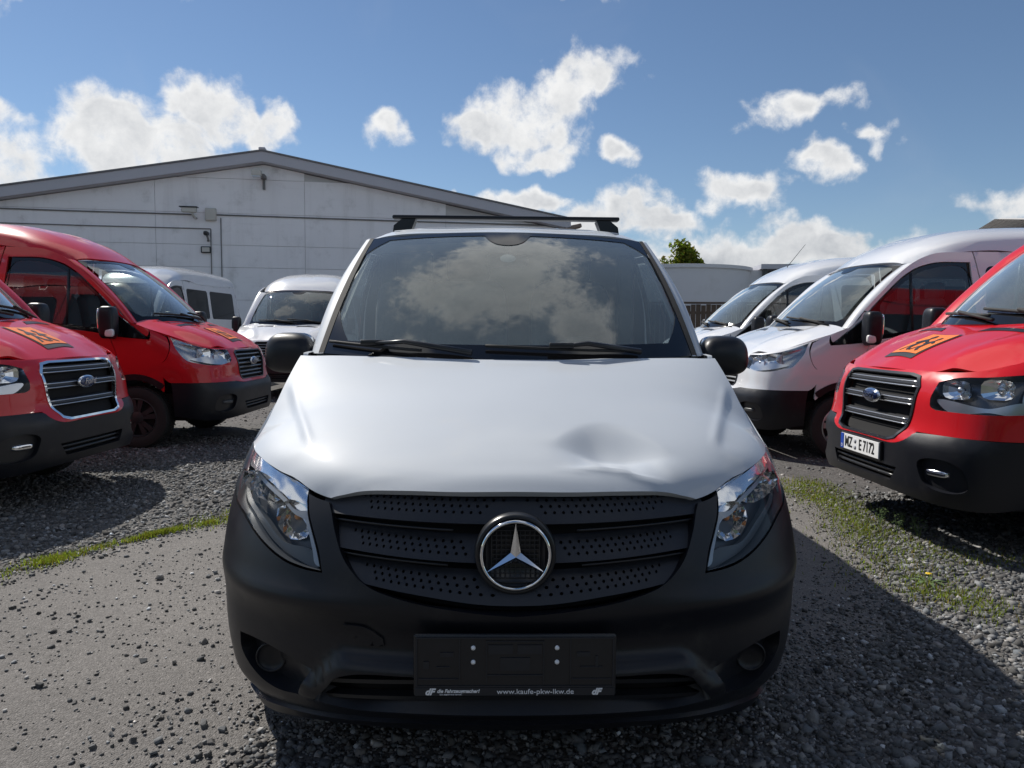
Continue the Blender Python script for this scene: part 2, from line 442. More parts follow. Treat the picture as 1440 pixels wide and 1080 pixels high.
def text(name, body, size, m, parent, xf, depth=.0006, align='CENTER', shear=0.0, sx=1.0, bold=0.0):
    c = bpy.data.curves.new(name, 'FONT'); c.body = body; c.size = size; c.align_x = align; c.align_y = 'CENTER'; c.extrude = depth; c.shear = shear; c.offset = bold
    o = bpy.data.objects.new(name + '_curve', c); COL.objects.link(o)
    bpy.context.view_layer.update()
    me = bpy.data.meshes.new_from_object(o.evaluated_get(bpy.context.evaluated_depsgraph_get())); bpy.data.objects.remove(o); bpy.data.curves.remove(c)
    me.transform(Matrix.Diagonal((sx, 1, 1, 1))); me.transform(xf); me.materials.clear(); me.materials.append(m); me.name = name
    o = bpy.data.objects.new(name, me); COL.objects.link(o)
    if parent is not None: o.parent = parent
    return o


def blob(c, r, e=(1, 1), n=(20, 14), deform=None):
    """superellipsoid grid"""
    u = np.linspace(-math.pi, math.pi, n[0] + 1)[:-1]; v = np.linspace(-math.pi / 2, math.pi / 2, n[1])
    sp = lambda w, k: np.sign(w) * np.abs(w) ** k
    U, Vv = np.meshgrid(u, v, indexing='ij')
    P = np.stack([r[0] * sp(np.cos(Vv), e[0]) * sp(np.cos(U), e[1]), r[1] * sp(np.cos(Vv), e[0]) * sp(np.sin(U), e[1]), r[2] * sp(np.sin(Vv), e[0])], -1)
    if deform is not None: P = deform(P)
    P = P + np.array(c); m_, n_ = P.shape[:2]
    Fc = [(i * n_ + j, ((i + 1) % m_) * n_ + j, ((i + 1) % m_) * n_ + j + 1, i * n_ + j + 1) for i in range(m_) for j in range(n_ - 1)]
    return P.reshape(-1, 3).tolist(), Fc


FRONT = lambda x, y, z: Matrix.Translation((x, y, z)) @ Matrix.Rotation(R(90), 4, 'X')   # text facing -Y

# ================================================================== the white van in the middle


def vito_disp(q, z):
    """modelled steps of the bumper skin (positive = pressed in)"""
    cz = .592 + .012 * sst(q, .5, .8)
    d = .034 * (sst(cz - z, -.02, .09))                       # under the shoulder crease the face falls back
    d = d - .018 * np.exp(-((z - cz - .012) / .032) ** 2) * sst(q, .12, .4)
    led = .452 - .08 * sst(q, .27, .36)                         # ledge over the lower intake
    d = d - .046 * sst(led - z, -.012, .012) * (1 - sst(q, .36, .46)) * sst(z, .27, .33)
    return d * (1 - .72 * sst(q, .50, .80)) * (1 - sst(q, .85, 1.0))


VW = Wrap([(.1, .86), (.18, .90), (.25, .94), (.35, .96), (.45, .968), (.6, .97), (.8, .96), (.93, .935), (1.04, .90), (1.11, .882), (1.18, .873), (1.26, .867), (1.5, .845), (1.85, .738)],
          [(.1, .16), (.2, .10), (.26, .04), (.32, .015), (.45, 0), (.55, 0), (.62, .01), (.75, .045), (.9, .11), (1.0, .2), (1.1, .32), (1.25, .5)],
          [(.2, .70), (.6, .70), (.8, .75), (1.0, .85), (1.3, .95)], [(.2, 2.4), (.6, 2.5), (.8, 2.35), (1.0, 2.15)])
VB = Wrap(VW.hw, VW.yf, VW.YD, VW.n, vito_disp)


def bonnet_extra(x, y):
    # dent on the image-right side: the sheet drops steeply, then lies flat up to a sharp crease near the front edge
    yc = .192 + .010 * np.sin((x - .2) * 22) + .25 * (x - .30) ** 2
    u = (x - .300) / .128; g = np.exp(-np.abs(u) ** 2.8) * (1 + .05 * np.sin(x * 30)); yt = .465 - .075 * np.clip(u, -1.3, 1.3) ** 2
    dn_ = np.clip((y - yc) / (.285 - yc), 0, 1)
    d = -.040 * g * np.where(y > .285, 1 - sst((y - .285) / (yt - .285), 0, 1), dn_ ** .85)
    d += .007 * g * np.exp(-((y - yc + .004) / .009) ** 2)
    d += .0035 * g * np.abs(((x * 13 + y * 4) % 1) - .5) * np.exp(-((y - .235) / .045) ** 2) * 2
    d += .0015 * np.sin(x * 9 + y * 5) * sst(x, .1, .5) * np.exp(-((y - .5) / .3) ** 2)
    # power lines along both edges of the bonnet
    cx = .630 + .37 * (y - .361); k = sst(y, .36, .47) * (1 - sst(y, .86, 1.0))
    e = np.abs(x) - cx
    d += k * (.0045 * np.exp(-(e / .013) ** 2) - .007 * sst(e, -.004, .025) * (1 - sst(e, .04, .16)))
    return d


BC = [(.06, .865), (.108, .905), (.14, .935), (.20, .968), (.3, 1.012), (.5, 1.085), (.75, 1.165), (.9, 1.208), (1.03, 1.245), (1.25, 1.300)]       # middle line of the bonnet
BX = [(.06, .529), (.183, .529), (.231, .604), (.341, .723), (.434, .80), (.537, .859), (.655, .903), (.76, .900), (.87, .893), (1.0, .887), (1.25, .880)]     # its outer edge
BE = [(.06, .71), (.11, .745), (.135, .775), (.167, .834), (.183, .866), (.231, .889), (.341, .921), (.434, .939), (.537, .951), (.655, .958), (.76, 1.0), (.87, 1.072), (1.0, 1.146), (1.19, 1.238), (1.25, 1.262)]


def VT(x, y):
    x = np.asarray(x, float); y = np.asarray(y, float); t = np.clip(np.abs(x) / itp(y, BX), 0, 1.03)
    zc, ze = itp(y, BC), itp(y, BE); z = zc - (zc - ze) * (.55 * t ** 2 + .45 * t ** 9)
    return np.stack([x, y, z + bonnet_extra(x, y)], -1)


HL = [(-.326, .686, 1), (-.345, .734), (-.372, .786), (-.393, .826), (-.404, .858), (-.411, .884, 1), (-.464, .902), (-.539, .9195), (-.632, .9375), (-.754, .952), (-.90, .958, 1),
      (-.955, .90), (-.90, .862), (-.82, .836), (-.735, .812), (-.628, .788), (-.56, .758), (-.506, .733), (-.458, .713), (-.416, .699), (-.369, .690)]


def glass_lamp(root, sg):
    """one headlamp of the white van"""
    S = lambda pts: pts if sg < 0 else mir(pts)
    hl = panel('headlight', S(HL), VW, M_lampdark, root, .015, .03, .075, off=-.075, sc=(.9, 1))
    # side wall of the housing
    panel('housing_wall', S(HL), VW, M_lampdark, hl, .015, .5, .078, off=-.002, sc=(.9, 1), front=False)
    # turn-signal band along the top and down the inner edge
    band = [(-.352, .742), (-.388, .806), (-.412, .846), (-.418, .878, 1), (-.47, .896), (-.54, .9135), (-.632, .931), (-.754, .945), (-.885, .951, 1), (-.84, .925), (-.74, .912), (-.63, .893), (-.53, .868), (-.455, .835), (-.41, .80)]
    bs = lambda p, z: VW(p, z) + np.stack([0 * p, .045 + .0045 * np.abs(((np.abs(p) * 60 + z * 20) % 1) - .5), 0 * p], -1)
    panel('turn_signal', S(band), bs, mat('turn_signal_reflector', (.78, .80, .83), .14, .9), hl, .012, .012, .02, sc=(.9, 1))
    line = [(-.332, .694), (-.350, .738), (-.378, .792), (-.405, .835), (-.440, .833), (-.50, .862), (-.60, .892), (-.72, .915), (-.86, .930),
            (-.86, .922), (-.72, .906), (-.60, .881), (-.50, .851), (-.44, .820), (-.412, .812), (-.393, .786), (-.366, .734), (-.346, .696)]
    panel('trim_strip', S(line), VW, mat('lamp_trim', (.34, .35, .36), .3, .6), hl, .01, .02, .012, off=-.022, sc=(.9, 1))
    lower = [(-.35, .692), (-.368, .730), (-.47, .745), (-.56, .788), (-.66, .822), (-.80, .850), (-.84, .842), (-.735, .818), (-.628, .794), (-.56, .765), (-.506, .740), (-.458, .720), (-.416, .706)]
    panel('lower_bezel', S(lower), VW, M_lampgrey, hl, .012, .02, .02, off=-.035, sc=(.9, 1))
    # two faceted reflector bowls
    for nm, p, z, rx, rz, tilt in (('low_beam_reflector', -.435, .792, .062, .060, .0), ('high_beam_reflector', -.600, .862, .074, .043, .25)):
        c = VW(np.array(p * (1 if sg < 0 else -1)), np.array(z)); c = c + np.array([.012 * -sg * 0, .048, 0])
        V = []; Fc = []; na, nr = 14, 5
        for i in range(na):
            th = 2 * math.pi * i / na
            for k in range(nr + 1):
                rr = .12 + .88 * k / nr; w = rr * (1 + .03 * ((i + k) % 2))
                vx, vz = rx * w * math.cos(th), rz * w * math.sin(th)
                V.append((c[0] + vx, c[1] + .07 * (1 - rr ** 1.6) - .35 * abs(vx) * 0 + (-.55 if sg < 0 else .55) * vx * 1.0, c[2] + vz + tilt * (vx * (-1 if sg > 0 else 1)) * -1))
        for i in range(na):
            j = (i + 1) % na
            for k in range(nr): Fc.append((i * (nr + 1) + k, i * (nr + 1) + k + 1, j * (nr + 1) + k + 1, j * (nr + 1) + k))
        rf = mobj(nm, V, Fc, M_reflector, hl, False)
        MB().add(*blob((c[0], c[1] + .05, c[2]), (.012, .022, .012), n=(12, 8))).build('bulb', M_amber if nm[0] == 'l' else M_lampgrey, hl, True)
    lens = panel('lens', S(HL), VW, M_lens, hl, .012, .022, .006, off=.001, sc=(.9, 1))
    return hl


def wheel(name, c, r, w, sg, root, style='steel', rim_r=None):
    """tyre and rim; sg = side the face looks to (+1 or -1 in x)"""
    rr = rim_r or r * .62; x = c[0]; h = w / 2
    t = MB(); n = 48
    prof = [(rr, -h * .85), (rr + .012, -h * .95), (r * .86, -h), (r * .96, -h * .93), (r, -h * .74), (r, h * .74), (r * .96, h * .93), (r * .86, h), (rr + .012, h * .95), (rr, h * .85)]
    t.lathe(prof, n, c)
    k = 60
    for i in range(k):       # tread blocks
        a = 2 * math.pi * i / k
        for x0, x1 in ((-.70, -.38), (-.3, -.03), (.03, .3), (.38, .70)):
            xf = Matrix.Translation(c) @ Matrix.Rotation(a + (.05 if x0 > 0 else 0), 4, 'X')
            t.box(h * x0, h * x1, -.011, .011, r - .006, r + .006, 0, xf)
    tyre = t.build('tyre', M_rubber, root, auto=40)
    rim = MB(); o = sg * h
    if style == 'steel':
        rim.lathe([(rr + .004, o * .92), (rr - .006, o * .86), (rr - .02, o * .55), (rr * .80, o * .50), (rr * .72, o * .62), (rr * .5, o * .70), (rr * .36, o * .60), (rr * .30, o * .62), (rr * .28, o * .92), (rr * .14, o * 1.0), (.002, o * 1.0)], 40, c)
        rb = rim.build('rim', M_steelblack, root, auto=40)
        for i in range(10):
            a = 2 * math.pi * i / 10; hb = MB(); hb.lathe([(.002, o * .70), (.016, o * .705), (.017, o * .60)], 10, (c[0], c[1] + rr * .66 * math.cos(a), c[2] + rr * .66 * math.sin(a))); hb.build('rim_hole', M_void, rb)
    else:
        rim.lathe([(rr + .006, o * .90), (rr - .004, o * .94), (rr - .016, o * .80), (rr * .90, o * .70)], 44, c)
        rim.lathe([(rr * .34, o * .86), (rr * .20, o * .96), (.002, o * .98)], 24, c)
        for i in range(10):   # cover spokes, in pairs
            a = 2 * math.pi * (i // 2) / 5 + (.22 if i % 2 else -.22)
            xf = Matrix.Translation(c) @ Matrix.Rotation(a, 4, 'X')
            rim.prism([(-.020, rr * .28), (.020, rr * .28), (.030, rr * .94), (-.030, rr * .94)], o * .70, o * .88, 'X', xf)
        rb = rim.build('rim', M_alloy, root, auto=35)
        bk = MB(); bk.lathe([(rr, o * .5), (.01, o * .5)], 32, c); bk.build('brake_backing', M_void, rb)
    return tyre


def seat(root, x, y, z, w=.50, hrest=True, name='seat', m=None, zr=.0):
    m = m or M_seat
    V1, F1 = blob((x, y, z), (w / 2, .27, .10), (.35, .35)); V2, F2 = blob((x, y + .30, z + .36), (w / 2 * .95, .09, .36), (.4, .35), deform=lambda P: P + np.stack([0 * P[..., 0], .18 * P[..., 2], 0 * P[..., 0]], -1))
    s = MB().add(V1, F1).add(V2, F2)
    s.box(x - w * .4, x + w * .4, y - .2, y + .22, .35, z - .05)
    o = s.build(name, m, root, True)
    if hrest:
        V3, F3 = blob((x, y + .40, z + .80), (.13, .055, .10), (.5, .5)); h = MB().add(V3, F3); h.tube([(x - .06, y + .38, z + .62), (x - .06, y + .395, z + .76)], .008).tube([(x + .06, y + .38, z + .62), (x + .06, y + .395, z + .76)], .008)
        h.build('head_restraint', m, root, True)
    return o


def windscreen_surface(bc, be, tc, te, bulge):
    """ruled, bowed pane: centre and edge points of its lower and upper border; u in -1..1, v in 0..1"""
    bc, be, tc, te = map(np.array, (bc, be, tc, te))
    def f(u, v):
        u = np.asarray(u, float); v = np.asarray(v, float); a = np.abs(u); w = (a ** 2.3)[..., None]
        B = bc + (be - bc) * w; B[..., 0] = be[0] * u; T = tc + (te - tc) * w; T[..., 0] = te[0] * u
        P = B + (T - B) * v[..., None]; k = (4 * v * (1 - v) * bulge)
        P[..., 1] -= k * .6; P[..., 2] += k * .8
        return P
    return f


def build_vito():
    root = empty('delivery_van', (.014, 1.93, 0), R(1.3), 'white panel van with dented bonnet and black bumper facing the camera', 'van')
    sc = (.9, 1)
    # --- bumper
    half = [(0, .238), (-.15, .235), (-.30, .218), (-.45, .19), (-.62, .152), (-.74, .14), (-.86, .15), (-.93, .20, 1), (-.925, .45), (-.945, .80), (-.96, .893, 1),
            (-.905, .855), (-.825, .829), (-.735, .805), (-.630, .781), (-.562, .751), (-.507, .726), (-.459, .706), (-.417, .692), (-.368, .683), (-.320, .680, 1),
            (-.338, .734), (-.366, .788), (-.387, .828), (-.398, .858), (-.405, .876, 1), (-.37, .866), (-.345, .862, 1), (-.333, .84), (-.3135, .793), (-.267, .706), (-.221, .658), (-.159, .629), (-.068, .603), (0, .588, 1)]
    fog = [(-.640, .432, 1), (-.575, .436), (-.50, .432), (-.42, .415), (-.36, .392, 1), (-.385, .345), (-.41, .300, 1), (-.47, .288), (-.54, .295), (-.60, .325), (-.645, .375)]
    intake = [(-.305, .375), (-.287, .400), (-.262, .412), (-.13, .425), (0, .427), (.13, .425), (.262, .412), (.287, .400), (.305, .375), (.36, .305, 1), (.29, .283), (.15, .295), (0, .300), (-.15, .295), (-.29, .283), (-.36, .305, 1)]
    bh = both(half)
    # both() starts at the middle of the lower edge; the mirrored half closes back to it
    bump = panel('front_bumper', bh, VB, M_black, root, .014, .018, .03, holes=[fog, mir(fog), intake], sc=sc, hole_rim=.05)
    for s in (-1, 1):
        f = fog if s < 0 else mir(fog)
        dish = lambda p, z: VB(p, z) + np.stack([np.sign(p) * -.02, .045 + 0 * p, 0 * p], -1)
        fr = panel('fog_lamp_recess', f, dish, M_black, bump, .014, .02, 0, sc=sc)
        c = VB(np.array(s * .512), np.array(.372)); L = MB(); L.lathe([(.046, .004), (.043, -.001), (.040, .003), (.037, .007), (.02, .009), (.001, .010)], 28, (c[0], c[1] + .030, c[2]), 'Y')
        lo = L.build('blanking_cap', M_black, bump, True)
        # tow-hook cover, a shallow groove outlined on the bumper (image-left only)
    tow = [(-.268, .548, 1), (-.225, .545), (-.190, .512, 1), (-.188, .488, 1), (-.235, .487, 1)]
    tc = panel('tow_eye_cover', tow, VB, M_black, bump, .006, .012, .004, off=.006, sc=sc)
    lip = [(0, .236), (-.15, .233), (-.30, .216), (-.45, .188), (-.62, .150), (-.74, .138), (-.80, .140, 1), (-.795, .185), (-.74, .178), (-.62, .192), (-.45, .226), (-.30, .246), (-.15, .262), (0, .265)]
    panel('lower_lip', both(lip), VB, M_black, bump, .012, .02, .018, off=.013, sc=sc)
    panel('lower_intake_backing', [(-.36, .27, 1), (.36, .27, 1), (.33, .43, 1), (-.33, .43, 1)], lambda p, z: VW(p, z) + np.array([0, .09, 0]), M_void, bump, .03, .05, 0, sc=sc)
    for i, zz in enumerate((.395, .345)):
        def bar(t, q, zz=zz): return VW(t, zz - .045 * (np.abs(t) / .3) ** 1.6 * .6 + q) + np.stack([0 * t, .035 + 0 * t, 0 * t], -1)
        panel('intake_bar', [(-.31 - .02 * i, -.006, 1), (.31 + .02 * i, -.006, 1), (.31 + .02 * i, .006, 1), (-.31 - .02 * i, .006, 1)], bar, M_blackg, bump, .02, .02, .025, sc=sc)
    # --- grille
    gr = panel('grille', both([(0, .575), (-.09, .592), (-.18, .62), (-.245, .66), (-.29, .72), (-.335, .80), (-.36, .865), (-.37, .91, 1), (0, .92)]), lambda p, z: VW(p, z) + np.array([0, .085, 0]), M_void, root, .03, .05, 0, sc=sc)
    sl = [([(-.36, .834), (0, .822)], [(-.36, .908), (0, .912)]), ([(-.325, .750), (0, .722)], [(-.345, .812), (0, .786)]), ([(-.262, .668), (-.12, .636), (0, .613)], [(-.30, .728), (0, .694)])]
    for k, (lo, hi) in enumerate(sl):
        lo_ = sorted(lo + mir(lo)[1:] if lo[-1][0] == 0 else lo); hi_ = sorted(hi + mir(hi)[1:]); lo_ = sorted(set(lo_)); hi_ = sorted(set(hi_))
        lo_t = [(a, b) for a, b in lo_]; hi_t = [(a, b) for a, b in hi_]
        def ss(p, t, lt=lo_t, ht=hi_t):
            p = np.asarray(p, float); z0, z1 = itp(p, lt), itp(p, ht); z = z0 + (z1 - z0) * t
            P = VW(p, z); P[..., 1] += .012 + .040 * np.clip(t, 0, 1) ** 1.3
            return P
        pe = -lo_t[0][0]
        pe1 = -hi_t[0][0]
        out = [(-pe, 0, 1), (pe, 0, 1), (pe1, 1, 1), (-pe1, 1, 1)]
        holes = []
        rows = 3 if k else 4
        for rj in range(rows):
            t = .30 + .205 * rj if k else .30 + .165 * rj
            pm = (.245, .245, .205)[k] + .012 * rj
            nb = int(2 * pm / .0142)
            for ib in range(nb + 1):
                p = -pm + ib * .0142 + (.0071 if rj % 2 else 0)
                c3 = ss(np.array(p), np.array(t)); 
                if math.hypot(float(c3[0]), float(c3[2]) - .752) < .128: continue
                if abs(p) > pm - .0 and rj == 0: continue
                zz0, zz1 = float(itp(p, lo_t)), float(itp(p, hi_t)); hh = zz1 - zz0
                h6 = np.array([(p + .0027 * math.cos(a), t + .0041 / hh * math.sin(a)) for a in (math.pi * (q + .5) / 3 for q in range(6))])
                holes.append(h6)
        panel('grille_slat', out, ss, M_slat, gr, .02, .03, .022, holes=holes, sc=(.9, .08), hole_rim=.008)
    for zz0, zz1 in ((.818, .798), (.738, .706)):
        for s in (-1, 1):
            pts = [VW(np.array(s * q), np.array(zz0 + (zz1 - zz0) * (1 - q / .34))) + np.array([0, .022, 0]) for q in np.linspace(.085, .325 if zz0 > .8 else .285, 14)]
            MB().tube([tuple(p) for p in pts], .0035, 6).build('grille_strip', M_blackg, gr, True)
    # --- star badge
    c = np.array([.0, .026, .752])
    e = MB(); e.lathe([(.112, .03), (.110, .006), (.105, .001), (.100, .003), (.098, .012), (.02, .016), (.001, .016)], 56, c, 'Y')
    em = e.build('badge', M_blackg, root, True)
    e = MB(); e.lathe([(.0865 + .0058 * (1 - math.cos(q)), .004 - .013 * math.sin(q) ** .8) for q in np.linspace(0.001, math.pi - .001, 9)], 64, c, 'Y'); e.build('badge_ring', M_chrome, em, True)
    st = MB(); V = [(c[0], c[1] - .019, c[2])]; Fc = []
    for i in range(3):
        a = R(90 + 120 * i); b1, b2 = a + R(60), a - R(60)
        tip = (c[0] + .090 * math.cos(a), c[1] - .006, c[2] + .090 * math.sin(a)); s1 = (c[0] + .0158 * math.cos(b1), c[1] - .004, c[2] + .0158 * math.sin(b1)); s2 = (c[0] + .0158 * math.cos(b2), c[1] - .004, c[2] + .0158 * math.sin(b2))
        k = len(V); V += [tip, s1, s2]; Fc += [(0, k, k + 1), (0, k + 2, k)]
    mobj('badge_star', V, Fc, M_chrome, em, False)
    hx = MB()
    for i in range(-6, 7):
        hx.box(c[0] - .062, c[0] + .062, c[1] + .008, c[1] + .0105, c[2] + i * .013 - .001, c[2] + i * .013 + .001); hx.box(c[0] + i * .013 - .001, c[0] + i * .013 + .001, c[1] + .008, c[1] + .0105, c[2] - .062, c[2] + .062)
    hx.build('badge_mesh', M_slat, em)
    # --- plate holder
    y0 = -.012
    h = MB(); h.box(-.272, .272, y0, y0 + .012, .378, .548, .006)
    ph = h.build('plate_holder', M_blackg, root)
    q = MB()
    for a in ((-.265, .265, .537, .541), (-.265, .265, .404, .408), (-.265, -.261, .408, .537), (.261, .265, .408, .537), (-.075, .075, .435, .438), (-.075, .075, .528, .531), (-.078, -.075, .412, .531), (.075, .078, .412, .531), (-.072, -.006, .495, .520), (.006, .072, .495, .520), (-.04, .04, .45, .485),
              (-.15, -.147, .41, .537), (.147, .15, .41, .537), (-.258, -.152, .425, .428), (.152, .258, .425, .428), (-.20, -.165, .488, .500), (.165, .20, .488, .500), (-.245, -.23, .455, .475), (-.21, -.175, .458, .461), (.175, .235, .458, .461), (.215, .222, .46, .49)):
        q.box(a[0], a[1], y0 - .003, y0 + .001, a[2], a[3])
    q.build('holder_ribs', M_slat, ph)
    for x in (-.112, .112):
        for z in (.512, .473):
            s = MB(); s.lathe([(.0001, -.007), (.004, -.006), (.0062, -.003), (.0062, .001)], 14, (x, y0, z), 'Y'); s.build('screw', M_whitemark, ph, True)
    strip = MB(); strip.box(-.268, .268, y0 - .002, y0 + .002, .380, .402, .001); sp = strip.build('advert_strip', M_slat, ph)
    yt = y0 - .0028
    text('print_kaufe', 'www.kaufe-pkw-lkw.de', .0195, M_whitemark, sp, FRONT(.055, yt, .3915), sx=1.12)
    text('print_fahrzeugmacher', 'die Fahrzeugmacher!', .0135, M_whitemark, sp, FRONT(-.152, yt, .3935), shear=.25, bold=.0004)
    text('print_tagline', 'Echt abgefahrener Service.', .0055, M_whitemark, sp, FRONT(-.172, yt, .3845))
    for x in (-.229, .217):
        text('print_logo', 'dF', .024, M_whitemark, sp, FRONT(x, yt, .3912), shear=.35, bold=.0011)
    # --- headlights
    for s in (-1, 1): glass_lamp(root, s)
    # --- bonnet
    bo = [(0, .110), (-.16, .116), (-.32, .139), (-.45, .167), (-.495, .176), (-.529, .186, 1), (-.604, .231), (-.66, .282), (-.723, .341), (-.80, .434), (-.859, .537), (-.90, .65, 1),
          (-.893, .76), (-.887, .87), (-.881, 1.0), (-.876, 1.20, 1), (-.82, 1.168), (-.72, 1.135), (-.5, 1.078), (-.25, 1.042), (0, 1.03)]
    panel('bonnet', both(bo), VT, M_white, root, .010, .0115, .022, out=(0, -.3, 1))
    # --- wings, doors, flanks
    def side(nm, pts, s, m, holes=(), **kw):
        conv = lambda L: [(s * float(VW.py(a[0], a[1])), *a[1:]) for a in L]
        return panel(nm, conv(pts), VW, m, root, .025, .045, kw.pop('thick', .02), holes=[conv(h) for h in holes], **kw)
    arch = lambda cy, r, z0, a0, a1, n=10: [(cy + r * math.cos(R(a)), max(z0, .34 + r * math.sin(R(a)))) for a in np.linspace(a0, a1, n)]
    for s in (-1, 1):
        side('front_wing', [(.665, .915, 1), (.70, .955), (.76, .992), (.87, 1.062), (1.0, 1.135), (1.20, 1.228, 1), (1.215, 1.255, 1), (1.40, 1.262, 1), (1.40, .26, 1), (1.295, .26, 1)] + arch(.895, .40, .26, 0, 128) + [(.655, .80, 1)], s, M_white)
        al = [(1.30, .25, 1)] + arch(.895, .40, .25, 0, 120) + arch(.895, .365, .25, 120, 0)
        side('wheel_arch_lining', al, s, M_black, off=.006)
        bot, top = .27, 1.245
        side('door', [(1.415, bot, 1), (1.415, top, 1), (2.44, 1.235, 1), (2.44, bot, 1)], s, M_white)
        side('sill', [(1.31, .20, 1), (1.31, .26, 1), (3.55, .26, 1), (3.55, .20, 1)], s, M_black)
        # window opening follows the pillar
        wz = [(1.56, 1.27, 1), (1.76, 1.45), (2.02, 1.66), (2.14, 1.735, 1), (2.42, 1.75, 1), (2.42, 1.265, 1)]
        side('door_window', wz, s, M_sideglass, thick=.004, off=-.006)
        fr_o = [(1.47, 1.252, 1), (1.72, 1.47), (1.98, 1.68), (2.10, 1.765, 1), (2.45, 1.785, 1), (2.45, 1.252, 1)]
        side('window_frame', fr_o, s, M_blackg, holes=[wz], off=-.003)
        side('roof_rail', [(1.98, 1.768, 1), (2.10, 1.842, 1), (5.04, 1.842, 1), (5.04, 1.795, 1), (2.46, 1.792, 1), (2.09, 1.772, 1)], s, M_white, thick=.05)
        side('sliding_door', [(2.455, bot, 1), (2.455, 1.79, 1), (3.5, 1.79, 1), (3.5, bot, 1)], s, M_white)
        side('rear_flank', [(3.515, .62, 1), (3.515, 1.79, 1), (5.05, 1.79, 1), (5.05, .30, 1), (4.52, .30, 1)] + arch(4.095, .41, .30, 0, 180) + [(3.515, .30, 1)], s, M_white)
        hd = VW(np.array(s * float(VW.py(2.28, 1.08))), np.array(1.08)); MB().add(*blob((hd[0] + s * .012, 2.28, 1.08), (.018, .10, .018), (.6, .6))).build('door_handle', M_black, root, True)
        wheel('wheel', (s * .83, .895, .335), .335, .215, s, root, 'steel'); wheel('wheel', (s * .83, 4.095, .335), .335, .215, s, root, 'steel')
    # --- glasshouse
    WS = windscreen_surface((0, 1.005, 1.232), (.795, 1.265, 1.250), (0, 1.945, 1.853), (.702, 2.035, 1.828), .035)
    panel('windscreen', [(-.985, .03, 1), (.985, .03, 1), (.985, .975, 1), (-.985, .975, 1)], WS, M_glass, root, .02, .05, .003, sc=(.8, .9), out=(0, -1, 1))
    notch = [(-.925, .15), (-.875, .085, 1), (.875, .085, 1), (.925, .15), (.935, .88), (.86, .955, 1), (.165, .965, 1), (.115, .895), (.09, .875), (-.09, .875), (-.115, .895), (-.165, .965, 1), (-.86, .955, 1), (-.935, .88)]
    fritp = panel('windscreen_border', [(-1, 0, 1), (1, 0, 1), (1, 1, 1), (-1, 1, 1)], WS, M_frit, root, .02, .03, .01, holes=[notch], sc=(.8, .9), out=(0, -1, 1), off=.003)
    # dotted sensor patch and inspection sticker behind the glass
    stx = MB(); 
    pc = WS(np.array(.0), np.array(.74)) + np.array([0, .012, -.010])
    v, f = blob((0, 0, 0), (.038, .002, .026), (1, 1), (24, 8)); stx.add([(a + pc[0], b + pc[1] + c_ * .62, c_ * .8 + pc[2]) for a, b, c_ in v], f); stx.build('round_sticker', mat('sticker_grey', (.35, .38, .37), .6), root)
    for s in (-1, 1):
        v = np.linspace(0, 1, 16); A = WS(s * np.ones(16), v); rows = []
        B = []
        for k, vv in enumerate(v):
            z = min(A[k, 2], 1.85); y = A[k, 1] + .13 - .02 * vv; w = float(itp(z, VW.hw)); B.append((s * w, y, z + .0))
        B = np.array(B)
        for t in np.linspace(0, 1, 7):
            P = A + (B - A) * t; P[:, 1] -= .03 * math.sin(math.pi * t); P[:, 0] += s * .022 * math.sin(math.pi * t); rows.append(P)
        G = np.array(rows); 
        pil = MB().grid(G[1:]).build('pillar', M_white, root, True)
        MB().grid(np.array([G[0] + np.array([0, -.004, .004]), G[1] + np.array([s * .0, -.004, .004])])).build('pillar_seal', M_rubber, root, True)
    RT = TPS([(0, 1.955, 1.862), (.35, 1.975, 1.857), (.62, 2.02, 1.845), (.715, 2.06, 1.828), (0, 2.05, 1.888), (.4, 2.08, 1.882), (0, 2.15, 1.911), (.4, 2.2, 1.908), (.64, 2.2, 1.885), (.755, 2.3, 1.835), (0, 2.6, 1.935), (.5, 2.6, 1.926), (.765, 2.7, 1.835), (.70, 2.6, 1.895), (0, 3.5, 1.94), (.5, 3.5, 1.93), (.765, 3.5, 1.838), (.70, 3.5, 1.90), (0, 5.0, 1.87), (.5, 5, 1.865), (.765, 5, 1.83), (.70, 5, 1.852)],
             extra=lambda x, y: -.010 * np.exp(-((np.abs(x) - .60) / .014) ** 2) * sst(y, 2.05, 2.12), reg=1e-6)
    rf = panel('roof', both([(0, 1.952), (-.35, 1.972), (-.60, 2.012), (-.702, 2.047, 1), (-.745, 2.16), (-.765, 2.35), (-.775, 3.0), (-.775, 5.05, 1), (0, 5.06)]), RT, M_white, root, .02, .035, .03, out=(0, 0, 1))
    MB().tube([(-.62, 2.23, 1.893), (-.45, 2.21, 1.907), (0, 2.19, 1.918), (.45, 2.21, 1.907), (.62, 2.23, 1.893)], .006).build('roof_bead', M_white, rf, True)
    # rear end and dark inner body
    MB().prism([(-.93, .35), (.93, .35), (.93, .9), (.86, 1.3), (.82, 1.55), (.745, 1.83), (-.745, 1.83), (-.82, 1.55), (-.86, 1.3), (-.93, .9)], 5.04, 5.10).build('rear_door', M_white, root)
    MB().box(-.93, .93, 5.06, 5.14, .30, .58, .02).build('rear_bumper', M_black, root)
    MB().box(-.82, .82, .45, 5.0, .24, .55).box(-.62, .62, .28, .95, .5, .86).box(-.72, .72, .62, 1.05, .8, .98).build('underbody', M_void, root)
    b = MB().box(-.80, .80, 2.75, 2.78, .55, 1.60); b.box(-.70, .70, 2.75, 2.78, 1.60, 1.80); b.build('bulkhead', mat('bulkhead_grey', (.42, .44, .43), .8), root)
    # --- cowl and wipers
    MB().grid(np.array([[(x, 1.045 + .17 * (abs(x) / .82) ** 2.2 + dy, 1.222 - dz) for x in np.linspace(-.82, .82, 25)] for dy, dz in ((-.06, .03), (0, .0), (.03, .004))])).build('cowl', M_blackg, root, True)
